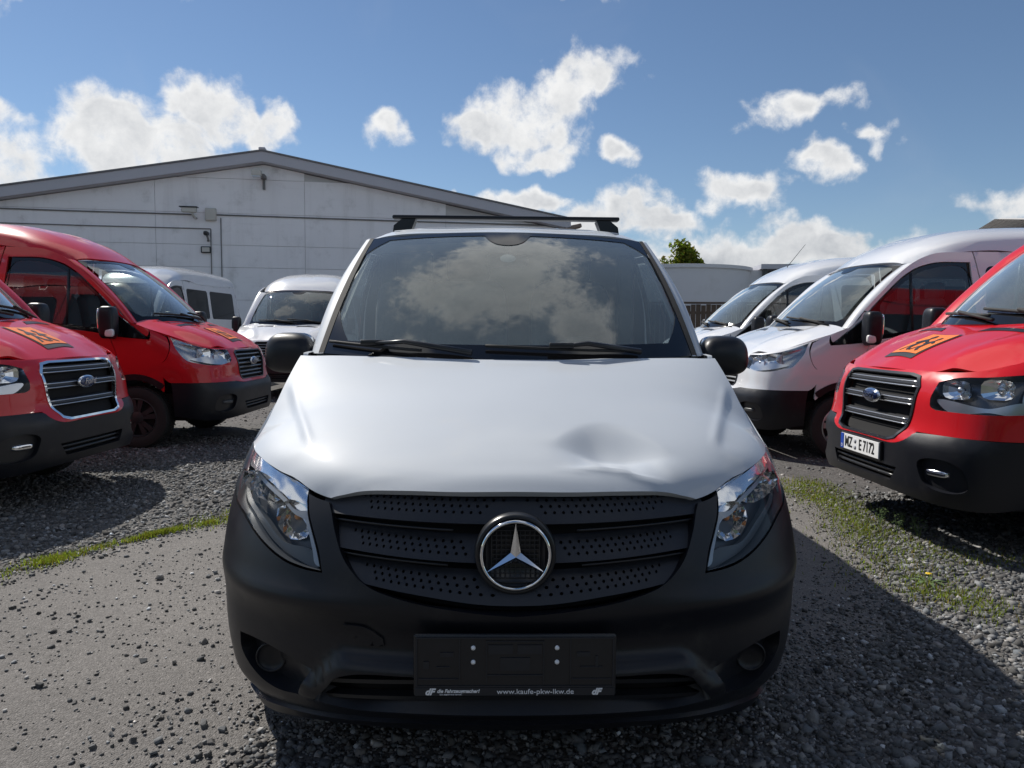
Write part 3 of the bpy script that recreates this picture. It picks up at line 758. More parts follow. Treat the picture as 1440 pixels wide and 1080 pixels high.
    for nm, a, b_, c_ in (('wiper', (-.36, .030), (-.78, .055), (-.36, .030)), ('wiper', (.52, .028), (-.10, .062), (.52, .028))):
        def wp(u, v, o=.018): return tuple(WS(np.array(u), np.array(v)) + np.array([0, -o * .7, o]))
        w = MB(); us = np.linspace(a[0] / .8, b_[0] / .8, 12); vs = np.linspace(a[1], b_[1], 12)
        w.tube([wp(u, v, .016) for u, v in zip(us, vs)], [.007] * 12, 6)
        wo = w.build('wiper', M_rubber, root, True)
        ar = MB(); piv = (a[0] / .8 + (.30 if a[0] < 0 else .0), -.02)
        mid = ((a[0] + b_[0]) / 2 / .8, (a[1] + b_[1]) / 2)
        p0 = wp(mid[0] + (.52 if nm and a[0] < 0 else .42), .018, .02)
        ar.tube([p0, wp((mid[0] * 2 + p0[0] / .8) / 3, .05, .035), wp(mid[0], mid[1], .028)], [.013, .010, .007], 8)
        ar.box(wp(*mid)[0] - .05, wp(*mid)[0] + .05, wp(*mid)[1] - .018, wp(*mid)[1] + .004, wp(*mid)[2] + .002, wp(*mid)[2] + .024, .004)
        ar.build('wiper_arm', M_blackg, wo, True)
    # --- mirrors
    for s in (-1, 1):
        def df(P):
            P = P.copy(); P[..., 0] *= 1 - .10 * (P[..., 2] / .10); P[..., 1] += .20 * P[..., 0] * s + .15 * np.abs(P[..., 2]); return P
        v, f = blob((s * .975, 1.40, 1.248), (.112, .082, .090), (.66, .66), (32, 22), df)
        mo = MB().add(v, f).build('mirror', M_black, root, True)
        m2 = MB(); m2.tube([(s * .865, 1.44, 1.215), (s * .93, 1.42, 1.225), (s * 1.0, 1.42, 1.24)], [.05, .045, .04], 10); m2.build('mirror_arm', M_black, mo, True)
        g = MB().add(*blob((s * .98, 1.475, 1.248), (.10, .012, .09), (.5, .5))).build('mirror_glass', M_chrome, mo, True)
    # --- roof bars
    for y, z in ((2.42, 1.985), (3.35, 1.99)):
        bx = MB(); bx.box(-.655, .655, y - .035, y + .035, z + .004, z + .026, .008); ba = bx.build('roof_bar', M_black, root)
        for s in (-1, 1):
            ft = MB(); ft.prism([(s * .52, z + .001), (s * .60, z + .001), (s * .645, z - .035), (s * .655, z - .105), (s * .55, z - .105), (s * .545, z - .06)], y - .04, y + .05); ft.build('bar_foot', M_blackg, ba)
    # --- cabin
    d = MB(); xs = np.linspace(-.78, .78, 21)
    prof = [(.0, -.005), (.10, .010), (.25, .012), (.42, -.01), (.50, -.06), (.52, -.25)]
    G = np.array([[(x, 1.13 + .16 * (abs(x) / .8) ** 2 + py, 1.195 + pz - .03 * (abs(x) / .8) ** 2 + (.03 * math.exp(-((x - .38) / .2) ** 2) if .2 < py < .5 else 0)) for x in xs] for py, pz in prof]); d.grid(G); d.build('dashboard', M_dash, root, True)
    sw = MB(); pts = [(.38 + .19 * math.cos(a), 1.78 + .09 * math.sin(a) * 1.0, 1.145 + .165 * math.sin(a)) for a in np.linspace(0, 2 * math.pi, 33)]
    sw.tube(pts, .015, 8, False); sw.tube([(.38, 1.62, 1.05), (.38, 1.77, 1.14)], .035, 10); sw.box(.21, .55, 1.755, 1.785, 1.125, 1.165, .01); sw.build('steering_wheel', M_dash, root, True)
    seat(root, .38, 2.12, .93); seat(root, -.22, 2.12, .93); seat(root, -.56, 2.14, .93, .42)
    mi = MB().add(*blob((0, 1.98, 1.715), (.11, .022, .035), (.5, .5))); mi.tube([(0, 1.98, 1.74), (0, 1.93, 1.79)], .012); mi.build('inner_mirror', M_blackg, root, True)
    hl = MB(); hl.grid(np.array([[(x, y, 1.80 + .03 * (1 - (x / .7) ** 2)) for x in np.linspace(-.70, .70, 9)] for y in (2.13, 2.3, 2.76)])); hl.build('headlining', M_trim, root, True)
    for s in (-1, 1):
        pt = MB(); v = np.linspace(.06, .97, 10); a = WS(s * .955 * np.ones(10), v) + np.array([0, .015, 0]); b_ = np.array([(s * (float(itp(min(q[2], 1.84), VW.hw)) - .035), q[1] + .17, q[2] - .01) for q in a]); pt.grid(np.array([a, b_])); pt.build('pillar_trim', mat('pillar_trim_pale', (.48, .50, .48), .8), root, True)
        dc = MB(); dc.box(s * .78 - .03, s * .78 + .03, 1.5, 2.44, .5, 1.235, .01); dc.build('door_card', M_dash, root)
        sp_ = MB(); sp_.box(s * .70 - .04, s * .70 + .06, 2.44, 2.52, .5, 1.80, .02); sp_.build('door_pillar', M_dash, root)
    return root


build_vito()

# ================================================================== the high-roofed vans around it
TW = Wrap([(.2, .90), (.3, .95), (.45, .985), (.7, 1.0), (.95, 1.015), (1.2, 1.01), (1.4, .99), (1.6, .965), (2.0, .915), (2.2, .885), (2.35, .84)],
          [(.2, .12), (.3, .035), (.42, .0), (.62, 0), (.70, .02), (.74, .05), (1.0, .085), (1.1, .13), (1.25, .35), (1.4, .7), (2.4, .9)],
          [(.2, .62), (.75, .64), (1.0, .72), (1.3, .92), (1.5, 1.05)], [(.2, 3.3), (.75, 3.3), (1.0, 3.0), (1.3, 2.5)])


def tx(x, z): return float(TW.px(np.array(x), np.array(z)))


def ty(y, z, s=-1): return s * float(TW.py(np.array(y), np.array(z)))


def rrect(y0, y1, z0, z1, r):
    return [(cy + r * math.cos(a0 + q * math.pi / 8), cz + r * math.sin(a0 + q * math.pi / 8), 1) for cy, cz, a0 in ((y1 - r, z0 + r, -math.pi / 2), (y1 - r, z1 - r, 0), (y0 + r, z1 - r, math.pi / 2), (y0 + r, z0 + r, math.pi)) for q in range(5)]


def transit(new_face, body, name):
    """one van at the origin, nose to -Y; new_face picks the later grille and lamps"""
    root = empty(name)
    # --- bonnet sheet
    edge = [(ty(.32, 1.135), 1.135), (ty(.45, 1.185), 1.185), (ty(.60, 1.245), 1.245), (ty(.80, 1.315), 1.315), (ty(1.05, 1.39), 1.39)]
    E3 = [tuple(TW(np.array(p), np.array(z))) for p, z in edge]
    f0 = [tuple(TW(np.array(tx(x, 1.11)), np.array(1.11))) for x in (-.30, -.55)]
    pts = [(0, .125, 1.118), (0, .22, 1.19), (0, .42, 1.28), (0, .62, 1.355), (0, .80, 1.425), (-.5, .86, 1.425), (-.5, .62, 1.345), (-.45, .3, 1.205), (-.72, .55, 1.285), (-.72, .75, 1.35), (-.84, 1.02, 1.412)] + f0 + E3
    def ex(x, y):   # raised edges of the bonnet and the dished middle
        e = np.abs(x) - (.46 + .16 * sst(y, .2, .8)); return .018 * (sst(e, -.03, .02) - sst(e, .10, .30)) * sst(y, .18, .3) - .004 * np.exp(-(x / .3) ** 2)
    TT = TPS(pts, extra=ex, reg=4e-6)
    o = [(0, .13), (-.30, f0[0][1] + .006), (-.52, f0[1][1] + .0), (-.60, .235, 1)] + [(a, b) for a, b, c in E3[:4]] + [(E3[4][0], E3[4][1], 1), (-.84, 1.02), (-.5, .86), (0, .80)]
    bn = panel('bonnet', both(o), TT, body, root, .03, .045, .02, out=(0, -.3, 1))
    for s in (-1, 1):
        v = [(.20, .655, 1), (.56, .70, 1), (.60, .75, 1), (.24, .715, 1)]
        panel('bonnet_vent', [(s * a, b, c) for a, b, c in v], TT, M_blackg, bn, .03, .05, .004, out=(0, -.3, 1), off=.0035)
    # --- bumper
    def bz(x): return tx(x, .6)
    gb = .655 if new_face else .735
    half = [(0, .335), (tx(-.4, .33), .33), (tx(-.75, .31), .31), (ty(.35, .32), .32), (ty(.60, .36), .36, 1), (ty(.60, .55), .55), (ty(.62, .735), .735, 1), (ty(.30, .735), .735), (tx(-.62, .735), .735), (tx(-.52, .73), .73, 1)]
    half += [(tx(-.46, .67), .67), (tx(-.38, .645), .645), (0, .642)] if new_face else [(tx(-.40, .715), .715), (0, .712)]
    itk = [(tx(-.42, .49), .49, 1), (tx(-.36, .395), .395, 1), (tx(.36, .395), .395, 1), (tx(.42, .49), .49, 1)]
    fg = [(tx(-.60, .55), .55), (tx(-.86, .55), .55), (tx(-.88, .45), .45), (tx(-.64, .45), .45)]
    bp = panel('front_bumper', both(half), TW, M_black, root, .025, .04, .03, holes=[itk, fg, mir(fg)], hole_rim=.04)
    panel('intake_backing', [(-.45, .34, 1), (.45, .34, 1), (.45, .49, 1), (-.45, .49, 1)], lambda p, z: TW(p, z) + np.array([0, .06, 0]), M_void, bp, .05, .08, 0)
    for zz in (.425, .46):
        MB().tube([tuple(TW(np.array(tx(x, zz)), np.array(zz)) + np.array([0, .025, 0])) for x in np.linspace(-.41, .41, 9)], .011, 6).build('intake_bar', M_blackg, bp, True)
    for s in (-1, 1):
        f2 = fg if s < 0 else mir(fg)
        panel('fog_recess', f2, lambda p, z: TW(p, z) + np.stack([-.02 * np.sign(p), .035 + 0 * p, 0 * p], -1), M_blackg, bp, .03, .05, 0)
        c = TW(np.array(s * -tx(-.72, .505)), np.array(.505)); v, f = blob((c[0] - s * .02, c[1] + .040, c[2]), (.07, .028, .022), (.5, .5), deform=lambda P, s=s: P + np.stack([0 * P[..., 0], s * .35 * P[..., 0], 0 * P[..., 0]], -1)); MB().add(v, f).build('fog_lamp', M_reflector if new_face else M_lampgrey, bp, True)
    # --- nose panel between bonnet, lamps and bumper
    if new_face:
        hl = [(tx(-.60, 1.055), 1.055, 1), (tx(-.585, .955), .955, 1), (tx(-.60, .90), .90), (tx(-.64, .885), .885, 1), (ty(.28, .885), .885), (ty(.50, .90), .90, 1), (ty(.60, .985), .985), (ty(.62, 1.13), 1.13, 1), (ty(.46, 1.122), 1.122), (ty(.30, 1.10), 1.10), (tx(-.68, 1.083), 1.083)]
        go = [(-.48, 1.02), (-.44, 1.085), (-.36, 1.097), (.36, 1.097), (.44, 1.085), (.48, 1.02), (.44, .76), (.38, .675), (.30, .655), (-.30, .655), (-.38, .675), (-.44, .76)]
    else:
        hl = [(tx(-.54, 1.10), 1.10, 1), (tx(-.57, .965), .965), (tx(-.66, .945), .945), (ty(.34, .955), .955), (ty(.45, .99), .99), (ty(.55, 1.10), 1.10), (ty(.635, 1.24), 1.24, 1), (ty(.44, 1.165), 1.165), (ty(.27, 1.115), 1.115)]
        go = [(-.45, 1.06), (-.40, 1.09), (.40, 1.09), (.45, 1.06), (.40, .78), (.36, .745), (-.36, .745), (-.40, .78)]
    gh = [(tx(a, b), b, 1) for a, b in go]
    lo = .74 if not new_face else .74
    n_half = [(0, .715 if not new_face else .64), (tx(-.40, .718), .718)] if not new_face else [(0, .645), (tx(-.40, .65), .65), (tx(-.49, .69), .69)]
    n_half += [(tx(-.53, .738), .738, 1), (ty(.30, .738), .738), (ty(.62, .738), .738, 1), (ty(.70, .80), .80), (ty(.66, 1.0), 1.0), (ty(.66, 1.252), 1.252, 1), (ty(.44, 1.182), 1.182), (ty(.30, 1.135), 1.135), (tx(-.56, 1.115), 1.115), (tx(-.30, 1.118), 1.118), (0, 1.12)]
    panel('nose_panel', both(n_half), TW, body, root, .025, .04, .02, holes=[gh, hl, mir(hl)], hole_rim=.004)
    # --- grille
    gm = M_chrome if new_face else M_satin
    gi = [(a * .955, .88 + (b - .88) * .93) for a, b in go]; ghi = [(tx(a, b), b, 1) for a, b in gi]
    gr = panel('grille', gh, lambda p, z: TW(p, z) + np.array([0, .06, 0]), M_void, root, .03, .06, 0)
    panel('grille_frame', gh, TW, M_chrome if new_face else M_blackg, gr, .02, .03, .03, holes=[ghi], off=.006)
    bars = (1.03, .915, .785) if new_face else (1.035, .985, .935, .885, .835, .79)
    for zz in bars:
        hwx = .455 - .10 * sst(1.0 - zz, .1, .35) if new_face else .415 - .05 * (1.06 - zz) / .3
        xs = np.linspace(-hwx, hwx, 15); th = .030 if new_face else .014
        V = []
        for dz, dy in ((-th, .02), (-th * .6, -.004), (0, -.010), (th * .6, -.004), (th, .02)): V.append([tuple(TW(np.array(tx(x, zz)), np.array(zz)) + np.array([0, .018 + dy, dz])) for x in xs])
        MB().grid(np.array(V)).build('grille_bar', M_slat if new_face else M_steel, gr, auto=20)
        if new_face:
            for dz in (-.016, .016): MB().tube([tuple(TW(np.array(tx(x, zz + dz)), np.array(zz + dz)) + np.array([0, .008, 0])) for x in xs], .005, 6).build('bar_trim', M_satin, gr, True)
    c = (0, .055 if new_face else .05, .925 if new_face else .955)
    e = MB(); v, f = blob(c, (.115, .028, .05), (1, 1), (32, 12)); e.add(v, f); em = e.build('badge', M_chrome, root, True)
    v, f = blob((c[0], c[1] - .009, c[2]), (.104, .022, .043), (1, 1), (32, 12)); MB().add(v, f).build('badge_field', M_emblemblue, em, True)
    text('badge_lettering', 'Ford', .066, M_chrome, em, FRONT(0, c[1] - .0315, c[2] + .002), .001, shear=.3, sx=1.15)
    # --- lamps
    for s in (-1, 1):
        h2 = hl if s < 0 else mir(hl)
        lp = panel('headlight', h2, TW, mat('lamp_bezel_smoked', (.10, .105, .115), .25, .6) if new_face else mat('lamp_bezel_bright', (.45, .46, .48), .22, .8), root, .02, .04, 0, off=-.07)
        panel('lamp_wall', h2, TW, M_chrome if not new_face else M_lampgrey, lp, .02, .5, .07, off=-.002, front=False)
        cen = [(.71, 1.015, .105, .058), (.89, 1.03, .07, .06)] if new_face else [(.70, 1.02, .095, .06), (.86, 1.06, .075, .06)]
        for i, (x, z, r, rz) in enumerate(cen):
            c = TW(np.array(s * tx(x, z)), np.array(z)); c2 = TW(np.array(s * tx(x + .03, z)), np.array(z)); slope = float((c2[1] - c[1]) / (c2[0] - c[0])); V = []; Fc = []; na, nr = 12, 4
            sq = lambda w: math.copysign(abs(w) ** .62, w)
            for a in range(na):
                th = 2 * math.pi * (a + .5) / na
                for k in range(nr + 1):
                    rr = .1 + .9 * k / nr; dx = r * rr * sq(math.cos(th)); V.append((c[0] + dx * .8, c[1] + .026 + .045 * (1 - rr ** 1.7) + slope * dx * .8, c[2] + rz * rr * sq(math.sin(th))))
            for a in range(na):
                b = (a + 1) % na
                for k in range(nr): Fc.append((a * (nr + 1) + k, a * (nr + 1) + k + 1, b * (nr + 1) + k + 1, b * (nr + 1) + k))
            mobj('reflector', V, Fc, M_reflector, lp, False)
            MB().add(*blob((c[0], c[1] + .05, c[2]), (.022, .02, .022), n=(10, 7))).build('bulb', M_satin, lp, True)
        if new_face:
            q = [(tx(-.62, .935), .935), (ty(.26, .925), .925), (ty(.46, .935), .935), (ty(.46, .915), .915), (ty(.26, .90), .90), (tx(-.66, .905), .905)]
            panel('daytime_strip', q if s < 0 else mir(q), TW, M_satin, lp, .02, .03, .01, off=-.03)
            q = [(ty(.50, 1.10), 1.10), (ty(.545, 1.10), 1.10), (ty(.47, .93), .93), (ty(.44, .93), .93)]
            panel('lamp_fin', q if s < 0 else mir(q), TW, M_satin, lp, .02, .03, .01, off=-.03)
        if not new_face:
            q = [(tx(-.60, .985), .985), (ty(.30, .975), .975), (ty(.42, 1.01), 1.01), (ty(.36, 1.02), 1.02), (tx(-.62, 1.01), 1.01)]
            panel('turn_signal', q if s < 0 else mir(q), TW, M_satin, lp, .02, .03, .01, off=-.03)
        panel('lens', h2, TW, M_lens, lp, .02, .035, .004)
    # --- flanks
    def side(nm, pts, s, m, holes=(), par=None, **kw):
        conv = lambda L: [(ty(a[0], a[1], s), *a[1:]) for a in L]
        return panel(nm, conv(pts), TW, m, par or root, .04, .09, kw.pop('thick', .02), holes=[conv(h) for h in holes], **kw)
    arch = lambda cy, r, z0, a0, a1, n=12: [(cy + r * math.cos(R(a)), max(z0, .35 + r * math.sin(R(a)))) for a in np.linspace(a0, a1, n)]
    wdo = [(.86, 1.225, 1), (1.09, 1.40), (1.27, 1.565), (1.48, 1.77), (1.68, 1.95), (1.82, 2.035), (1.97, 2.085), (2.38, 2.11, 1), (2.40, 1.36, 1), (1.78, 1.335), (1.45, 1.30), (1.2, 1.255)]
    gla = [(1.40, 1.33, 1), (1.40, 1.645), (1.55, 1.79), (1.72, 1.925), (1.85, 2.0), (1.99, 2.045), (2.33, 2.065), (2.345, 1.41), (1.80, 1.385), (1.5, 1.345)]
    for s in (-1, 1):
        side('front_wing', [(.705, .80, 1), (.668, 1.0), (.668, 1.24, 1), (.80, 1.305), (.85, 1.322, 1), (.845, 1.215, 1), (1.20, 1.245), (1.28, 1.255, 1), (1.28, .42, 1), (1.455, .40, 1)] [:9] + [(1.44, .42, 1)] + arch(1.02, .43, .42, 10, 138) + [(.70, .735, 1)], s, body)
        side('wing_top', [(.86, 1.335, 1), (1.04, 1.40, 1), (1.22, 1.575, 1), (1.24, 1.55, 1), (1.06, 1.39), (.87, 1.25, 1)], s, body, thick=.01)
        side('window_surround', wdo, s, M_frit, holes=[gla], off=.002)
        side('door_window', gla, s, M_sideglass, off=-.004, thick=.003)
        MB().tube([tuple(TW(np.array(ty(1.75, 1.37, s)), np.array(1.37)) + np.array([s * .003, 0, 0])), tuple(TW(np.array(ty(1.75, 1.99, s)), np.array(1.99)) + np.array([s * .003, 0, 0]))], .014, 6).build('window_divider', M_blackg, root, True)
        # door skin round the window, up to the roof gutter
        dr = [(1.29, .42, 1), (1.29, 1.262, 1), (1.45, 1.292), (1.78, 1.325), (2.41, 1.352, 1), (2.43, 2.12, 1), (1.97, 2.098), (1.81, 2.047), (1.67, 1.963), (1.47, 1.783), (1.26, 1.578, 1), (1.22, 1.59, 1), (1.43, 1.80), (1.65, 2.01), (1.80, 2.115), (1.97, 2.19), (2.46, 2.232, 1), (2.46, .42, 1)]
        side('door', dr, s, body)
        side('sill', [(1.46, .30, 1), (1.46, .41, 1), (3.90, .41, 1), (3.90, .30, 1)], s, M_black)
        wins = [rrect(2.60, 3.72, 1.46, 2.08, .07), rrect(3.86, 5.30, 1.46, 2.08, .07)]
        side('flank', [(2.475, .42, 1), (2.475, 2.235, 1), (5.50, 2.245, 1), (5.50, .45, 1), (4.79, .45, 1)] + arch(4.32, .45, .45, 12, 168) + [(3.85, .42, 1)], s, body, holes=wins)
        for w_ in wins: side('side_window', w_, s, M_privacy, off=-.003, thick=.003)
        side('arch_trim', [(1.50, .42, 1)] + arch(1.02, .485, .42, 10, 132) + arch(1.02, .42, .42, 132, 10) + [(1.43, .40, 1)], s, M_black, off=.010)
        side('waist_moulding', [(1.55, .56, 1), (1.55, .66, 1), (3.82, .66, 1), (3.82, .56, 1)], s, M_black, off=.010)
        hd = TW(np.array(ty(2.28, 1.22, s)), np.array(1.22)); MB().add(*blob((hd[0] + s * .012, 2.25, 1.22), (.02, .11, .022), (.6, .6))).build('door_handle', M_black, root, True)
        st = 'cover' if new_face is None or not new_face else 'steel'
        for yy in (1.02, 4.32): wheel('wheel', (s * .87, yy, .345), .345, .225, s, root, st)
        mo = MB(); v, f = blob((s * 1.165, 1.20, 1.40), (.085, .085, .175), (.45, .5), (24, 16)); mo.add(v, f); mr = mo.build('mirror', M_black, root, True)
        MB().tube([(s * .985, 1.25, 1.26), (s * 1.08, 1.22, 1.27), (s * 1.15, 1.20, 1.31)], [.05, .045, .05], 10).build('mirror_arm', M_black, mr, True)
        MB().add(*blob((s * 1.165, 1.275, 1.43), (.07, .015, .12), (.35, .4))).build('mirror_glass', M_chrome, mr, True)
        MB().add(*blob((s * 1.225, 1.16, 1.29), (.026, .05, .045), (.6, .6))).build('mirror_indicator', mat('indicator_lens', (.75, .72, .70), .15, coat=1), mr, True)
    # --- windscreen, pillars, roof
    WS = windscreen_surface((0, .77, 1.418), (.855, 1.035, 1.395), (0, 1.64, 2.125), (.735, 1.755, 2.085), .045)
    panel('windscreen', [(-.95, .07, 1), (.95, .07, 1), (.95, .965, 1), (-.95, .965, 1)], WS, M_glass, root, .04, .08, .003, sc=(.8, 1.1), out=(0, -1, 1))
    fr = [(-.94, .12), (-.90, .085, 1), (.90, .085, 1), (.94, .12), (.945, .92), (.90, .955, 1), (.20, .955, 1), (.13, .89), (-.13, .89), (-.20, .955, 1), (-.90, .955, 1), (-.945, .92)]
    panel('windscreen_border', [(-1, 0, 1), (1, 0, 1), (1, 1, 1), (-1, 1, 1)], WS, M_frit, root, .04, .06, .01, holes=[fr], sc=(.8, 1.1), out=(0, -1, 1), off=.003)
    for s in (-1, 1):
        v = np.linspace(0, 1, 14); A = WS(s * np.ones(14), v); B = []
        tab = [(1.39, 1.06), (1.59, 1.225), (1.80, 1.435), (2.01, 1.655), (2.115, 1.805), (2.25, 1.97)]
        for q in A: B.append(tuple(TW(np.array(ty(float(itp(q[2] + .02, tab)), q[2] + .02, s)), np.array(q[2] + .02))))
        B = np.array(B); B[0] = TW(np.array(ty(1.06, 1.40, s)), np.array(1.40)); G = []
        for t in np.linspace(0, 1, 6):
            P = A + (B - A) * t; P[:, 1] -= .03 * math.sin(math.pi * t); P[:, 0] += s * .03 * math.sin(math.pi * t); G.append(P)
        MB().grid(np.array(G)).build('pillar', body, root, True)
    def rx(x, y):
        r = 0
        for c in (-.5, -.17, .17, .5): r = r + .008 * np.exp(-((x - c) / .03) ** 4)
        return r * sst(y, 1.95, 2.15)
    zc = [(1.6, 2.12), (1.645, 2.14), (1.75, 2.225), (1.9, 2.32), (2.15, 2.425), (2.5, 2.51), (3.0, 2.565), (4.0, 2.585), (5.6, 2.55)]
    ze = [(1.6, 2.075), (1.65, 2.095), (1.75, 2.125), (1.95, 2.165), (2.3, 2.195), (3.0, 2.212), (5.6, 2.222)]
    xe = [(1.6, .735), (1.65, .745), (1.75, .80), (1.95, .862), (2.3, .880), (3.0, .889), (5.6, .890)]
    def RT(x, y):
        x = np.asarray(x, float); y = np.asarray(y, float); st = y - .115 * (np.clip(np.abs(x), 0, .8) / .735) ** 2.3 * (1 - sst(y, 1.9, 2.6))
        a = np.clip(np.abs(x) / itp(st, xe), 0, 1); k = np.clip(1 - a ** 3.2, 0, 1) ** .5
        return np.stack([x, y, itp(st, ze) + (itp(st, zc) - itp(st, ze)) * k + rx(x, y) * k], -1)
    panel('roof', both([(0, 1.648), (-.4, 1.675), (-.735, 1.765, 1), (-.795, 1.86), (-.85, 2.0), (-.874, 2.3), (-.885, 2.8), (-.8885, 5.5, 1), (0, 5.52)]), RT, body, root, .025, .05, .02, out=(0, -.3, 1))
    # cowl, wipers
    MB().grid(np.array([[(x, .84 + .22 * (abs(x) / .86) ** 2.2 + dy, 1.405 - dz) for x in np.linspace(-.86, .86, 17)] for dy, dz in ((-.06, .03), (.04, .0))])).build('cowl', M_blackg, root, True)
    for a, b in (((.12, .05), (-.75, .10)), ((.78, .05), (-.02, .11))):
        pw = lambda u, v, o_=.02: tuple(WS(np.array(u), np.array(v)) + np.array([0, -o_ * .7, o_]))
        us, vs = np.linspace(a[0], b[0], 8), np.linspace(a[1], b[1], 8); w = MB().tube([pw(u, v) for u, v in zip(us, vs)], .012, 6); w.tube([pw(a[0] + .1, .0, .03), pw((a[0] + b[0]) / 2, (a[1] + b[1]) / 2, .035)], .012, 6); w.build('wiper', M_rubber, root, True)
    # inner dark body, tail
    MB().box(-.84, .84, .52, 5.45, .30, .60).box(-.62, .62, .30, .95, .55, 1.02).box(-.80, .80, .75, 1.15, .9, 1.25).build('underbody', M_void, root)
    MB().prism([(-.97, .45), (.97, .45), (1.0, 1.2), (.90, 2.05), (.86, 2.22), (.70, 2.45), (.35, 2.52), (-.35, 2.52), (-.70, 2.45), (-.86, 2.22), (-.90, 2.05), (-1.0, 1.2)], 5.48, 5.53).build('rear_door', body, root)
    MB().box(-.96, .96, 5.50, 5.60, .35, .62, .03).build('rear_bumper', M_black, root)
    d = MB(); xs = np.linspace(-.86, .86, 13); d.grid(np.array([[(x, .95 + .2 * (abs(x) / .86) ** 2 + py, 1.385 + pz) for x in xs] for py, pz in ((0, 0), (.15, .02), (.4, .0), (.5, -.1), (.5, -.5))])); d.build('dashboard', M_dash, root, True)
    sw = MB().tube([(.42 + .2 * math.cos(a), 1.62 + .10 * math.sin(a), 1.33 + .17 * math.sin(a)) for a in np.linspace(0, 2 * math.pi, 25)], .016, 7, False); sw.tube([(.42, 1.42, 1.22), (.42, 1.6, 1.32)], .03, 8); sw.build('steering_wheel', M_dash, root, True)
    for x, y in ((.45, 1.95), (-.12, 1.98), (-.55, 1.98), (.50, 3.05), (-.10, 3.05), (-.55, 3.05), (.5, 4.0), (-.10, 4.0), (-.55, 4.0)): seat(root, x, y, 1.03, .46)
    return root


def copy_van(root, loc, rz, label, group, swap=None, name=None):
    """copy a van with its parts and sub-parts, optionally in another paint"""
    cache = {}
    def cp(o, par):
        c = o.copy(); COL.objects.link(c); c.parent = par
        if o.data is not None and swap:
            if any(m_ in swap for m_ in o.data.materials):
                key = o.data.name
                if key not in cache:
                    d = o.data.copy()
                    for i, m_ in enumerate(d.materials):
                        if m_ in swap: d.materials[i] = swap[m_]
                    cache[key] = d
                c.data = cache[key]
        for ch in o.children: cp(ch, c)
        return c
    r = cp(root, None)
    if name: r.name = name
    place(r, loc, rz, label, group)
    return r


def place(r, loc, rz, label, group):
    r.location = loc; r.rotation_euler = (0, 0, R(rz)); tag(r, label, 'van', group)


def sticker(root, TTs, x0, x1, y0, y1, dark=True):
    """orange school-transport sign stuck on the bonnet"""
    st = MB()
    P = lambda x, y, o_: tuple(TTs(np.array(x), np.array(y)) + np.array([0, -o_ * .3, o_]))
    def patch(a0, a1, b0, b1, o_): return MB().grid(np.array([[P(x, y, o_) for x in np.linspace(a0, a1, 9)] for y in np.linspace(b0, b1, 9)]))
    b = patch(x0 - .018, x1 + .018, y0 - .045, y1 + .012, .004).build('school_sign_backing', mat('sign_black', (.02, .02, .025), .5), root, True)
    patch(x0, x1, y0, y1, .007).build('school_sign', M_orange, b, True)
    w, h = x1 - x0, y1 - y0
    kid = [(.10, .05), (.20, .05), (.30, .30), (.38, .12), (.52, .02), (.56, .10), (.46, .20), (.42, .42), (.44, .55), (.60, .48), (.62, .56), (.46, .66), (.44, .72), (.50, .80), (.46, .92), (.36, .92), (.32, .80), (.36, .72), (.26, .64), (.14, .50), (.20, .44), (.30, .54), (.26, .36)]
    for ox, k in ((.02, .92), (.42, .80)):
        q = [(x0 + (ox + a * k * .9) * w, y0 + (.06 + c * k) * h) for a, c in kid]
        V = [P(a, c, .0095) for a, c in q]; mobj('running_figure', V, [tuple(range(len(V)))], M_platetext, b, False)


def find_sheet(new_face):
    edge = [(.32, 1.135), (.45, 1.185), (.60, 1.245), (.80, 1.315), (1.05, 1.39)]
    return edge


class Sheet:
    """height of a finished bonnet mesh, for things stuck on it"""
    def __init__(s, root):
        me = [c for c in root.children if c.name.startswith('bonnet') and 'vent' not in c.name][0].data
        from mathutils.bvhtree import BVHTree
        s.b = BVHTree.FromPolygons([v.co for v in me.vertices], [tuple(p.vertices) for p in me.polygons])
    def __call__(s, x, y):
        h = s.b.ray_cast(Vector((float(x), float(y), 3)), Vector((0, 0, -1)))
        return np.array(h[0] if h[0] is not None else (float(x), float(y), 1.2))


vanA = transit(False, M_red, 'minibus')
vanB = transit(True, M_red, 'minibus')
GA, GB = 'red minibuses in the rows beside the aisle', 'white minibuses in the rows beside the aisle'
# copies first, then the two originals are put in place
w3 = copy_van(vanA, (2.42, 8.72, 0), -85, 'white minibus with open-spoke wheel trims parked behind the red one with number plate', GB, {M_red: M_white2})
w4 = copy_van(vanA, (2.40, 12.2, 0), -86, 'white minibus with a roof aerial, farthest in the right-hand row', GB, {M_red: M_white2})
w6 = copy_van(vanA, (-4.45, 13.9, 0), 0, 'white minibus facing the camera in front of the hall', GB, {M_red: M_white2})
w7 = copy_van(vanA, (-8.15, 13.9, 0.0), 0, 'pale silver minibus with dark side windows behind the red minibus', GB, {M_red: M_silver})
w7.scale = (1, 1, 1.06)
MB().tube([(0, 2.1, 2.37), (-.02, 2.45, 2.80)], [.006, .003], 6).build('aerial', M_blackg, w4)
r2 = copy_van(vanB, (2.46, 5.15, 0), -88, 'red minibus with number plate and orange school sign on its bonnet', GA, {M_chrome: M_blackg})
for ch in vanA.children:
    for q in [ch] + list(ch.children):
        if q.data and M_alloy in list(q.data.materials):
            q.data = q.data.copy(); q.data.materials[0] = M_steelblack
place(vanA, (-3.15, 9.15, 0), 90, 'red minibus with slatted grille, second from the camera on the left', GA)
place(vanB, (-3.32, 5.85, 0), 89, 'red minibus with chrome-framed grille, nearest on the left edge', GA)
for rt in (vanB, r2): sticker(rt, Sheet(rt), -.17, .13, .28, .58)
sticker(vanA, Sheet(vanA), -.17, .13, .28, .58)
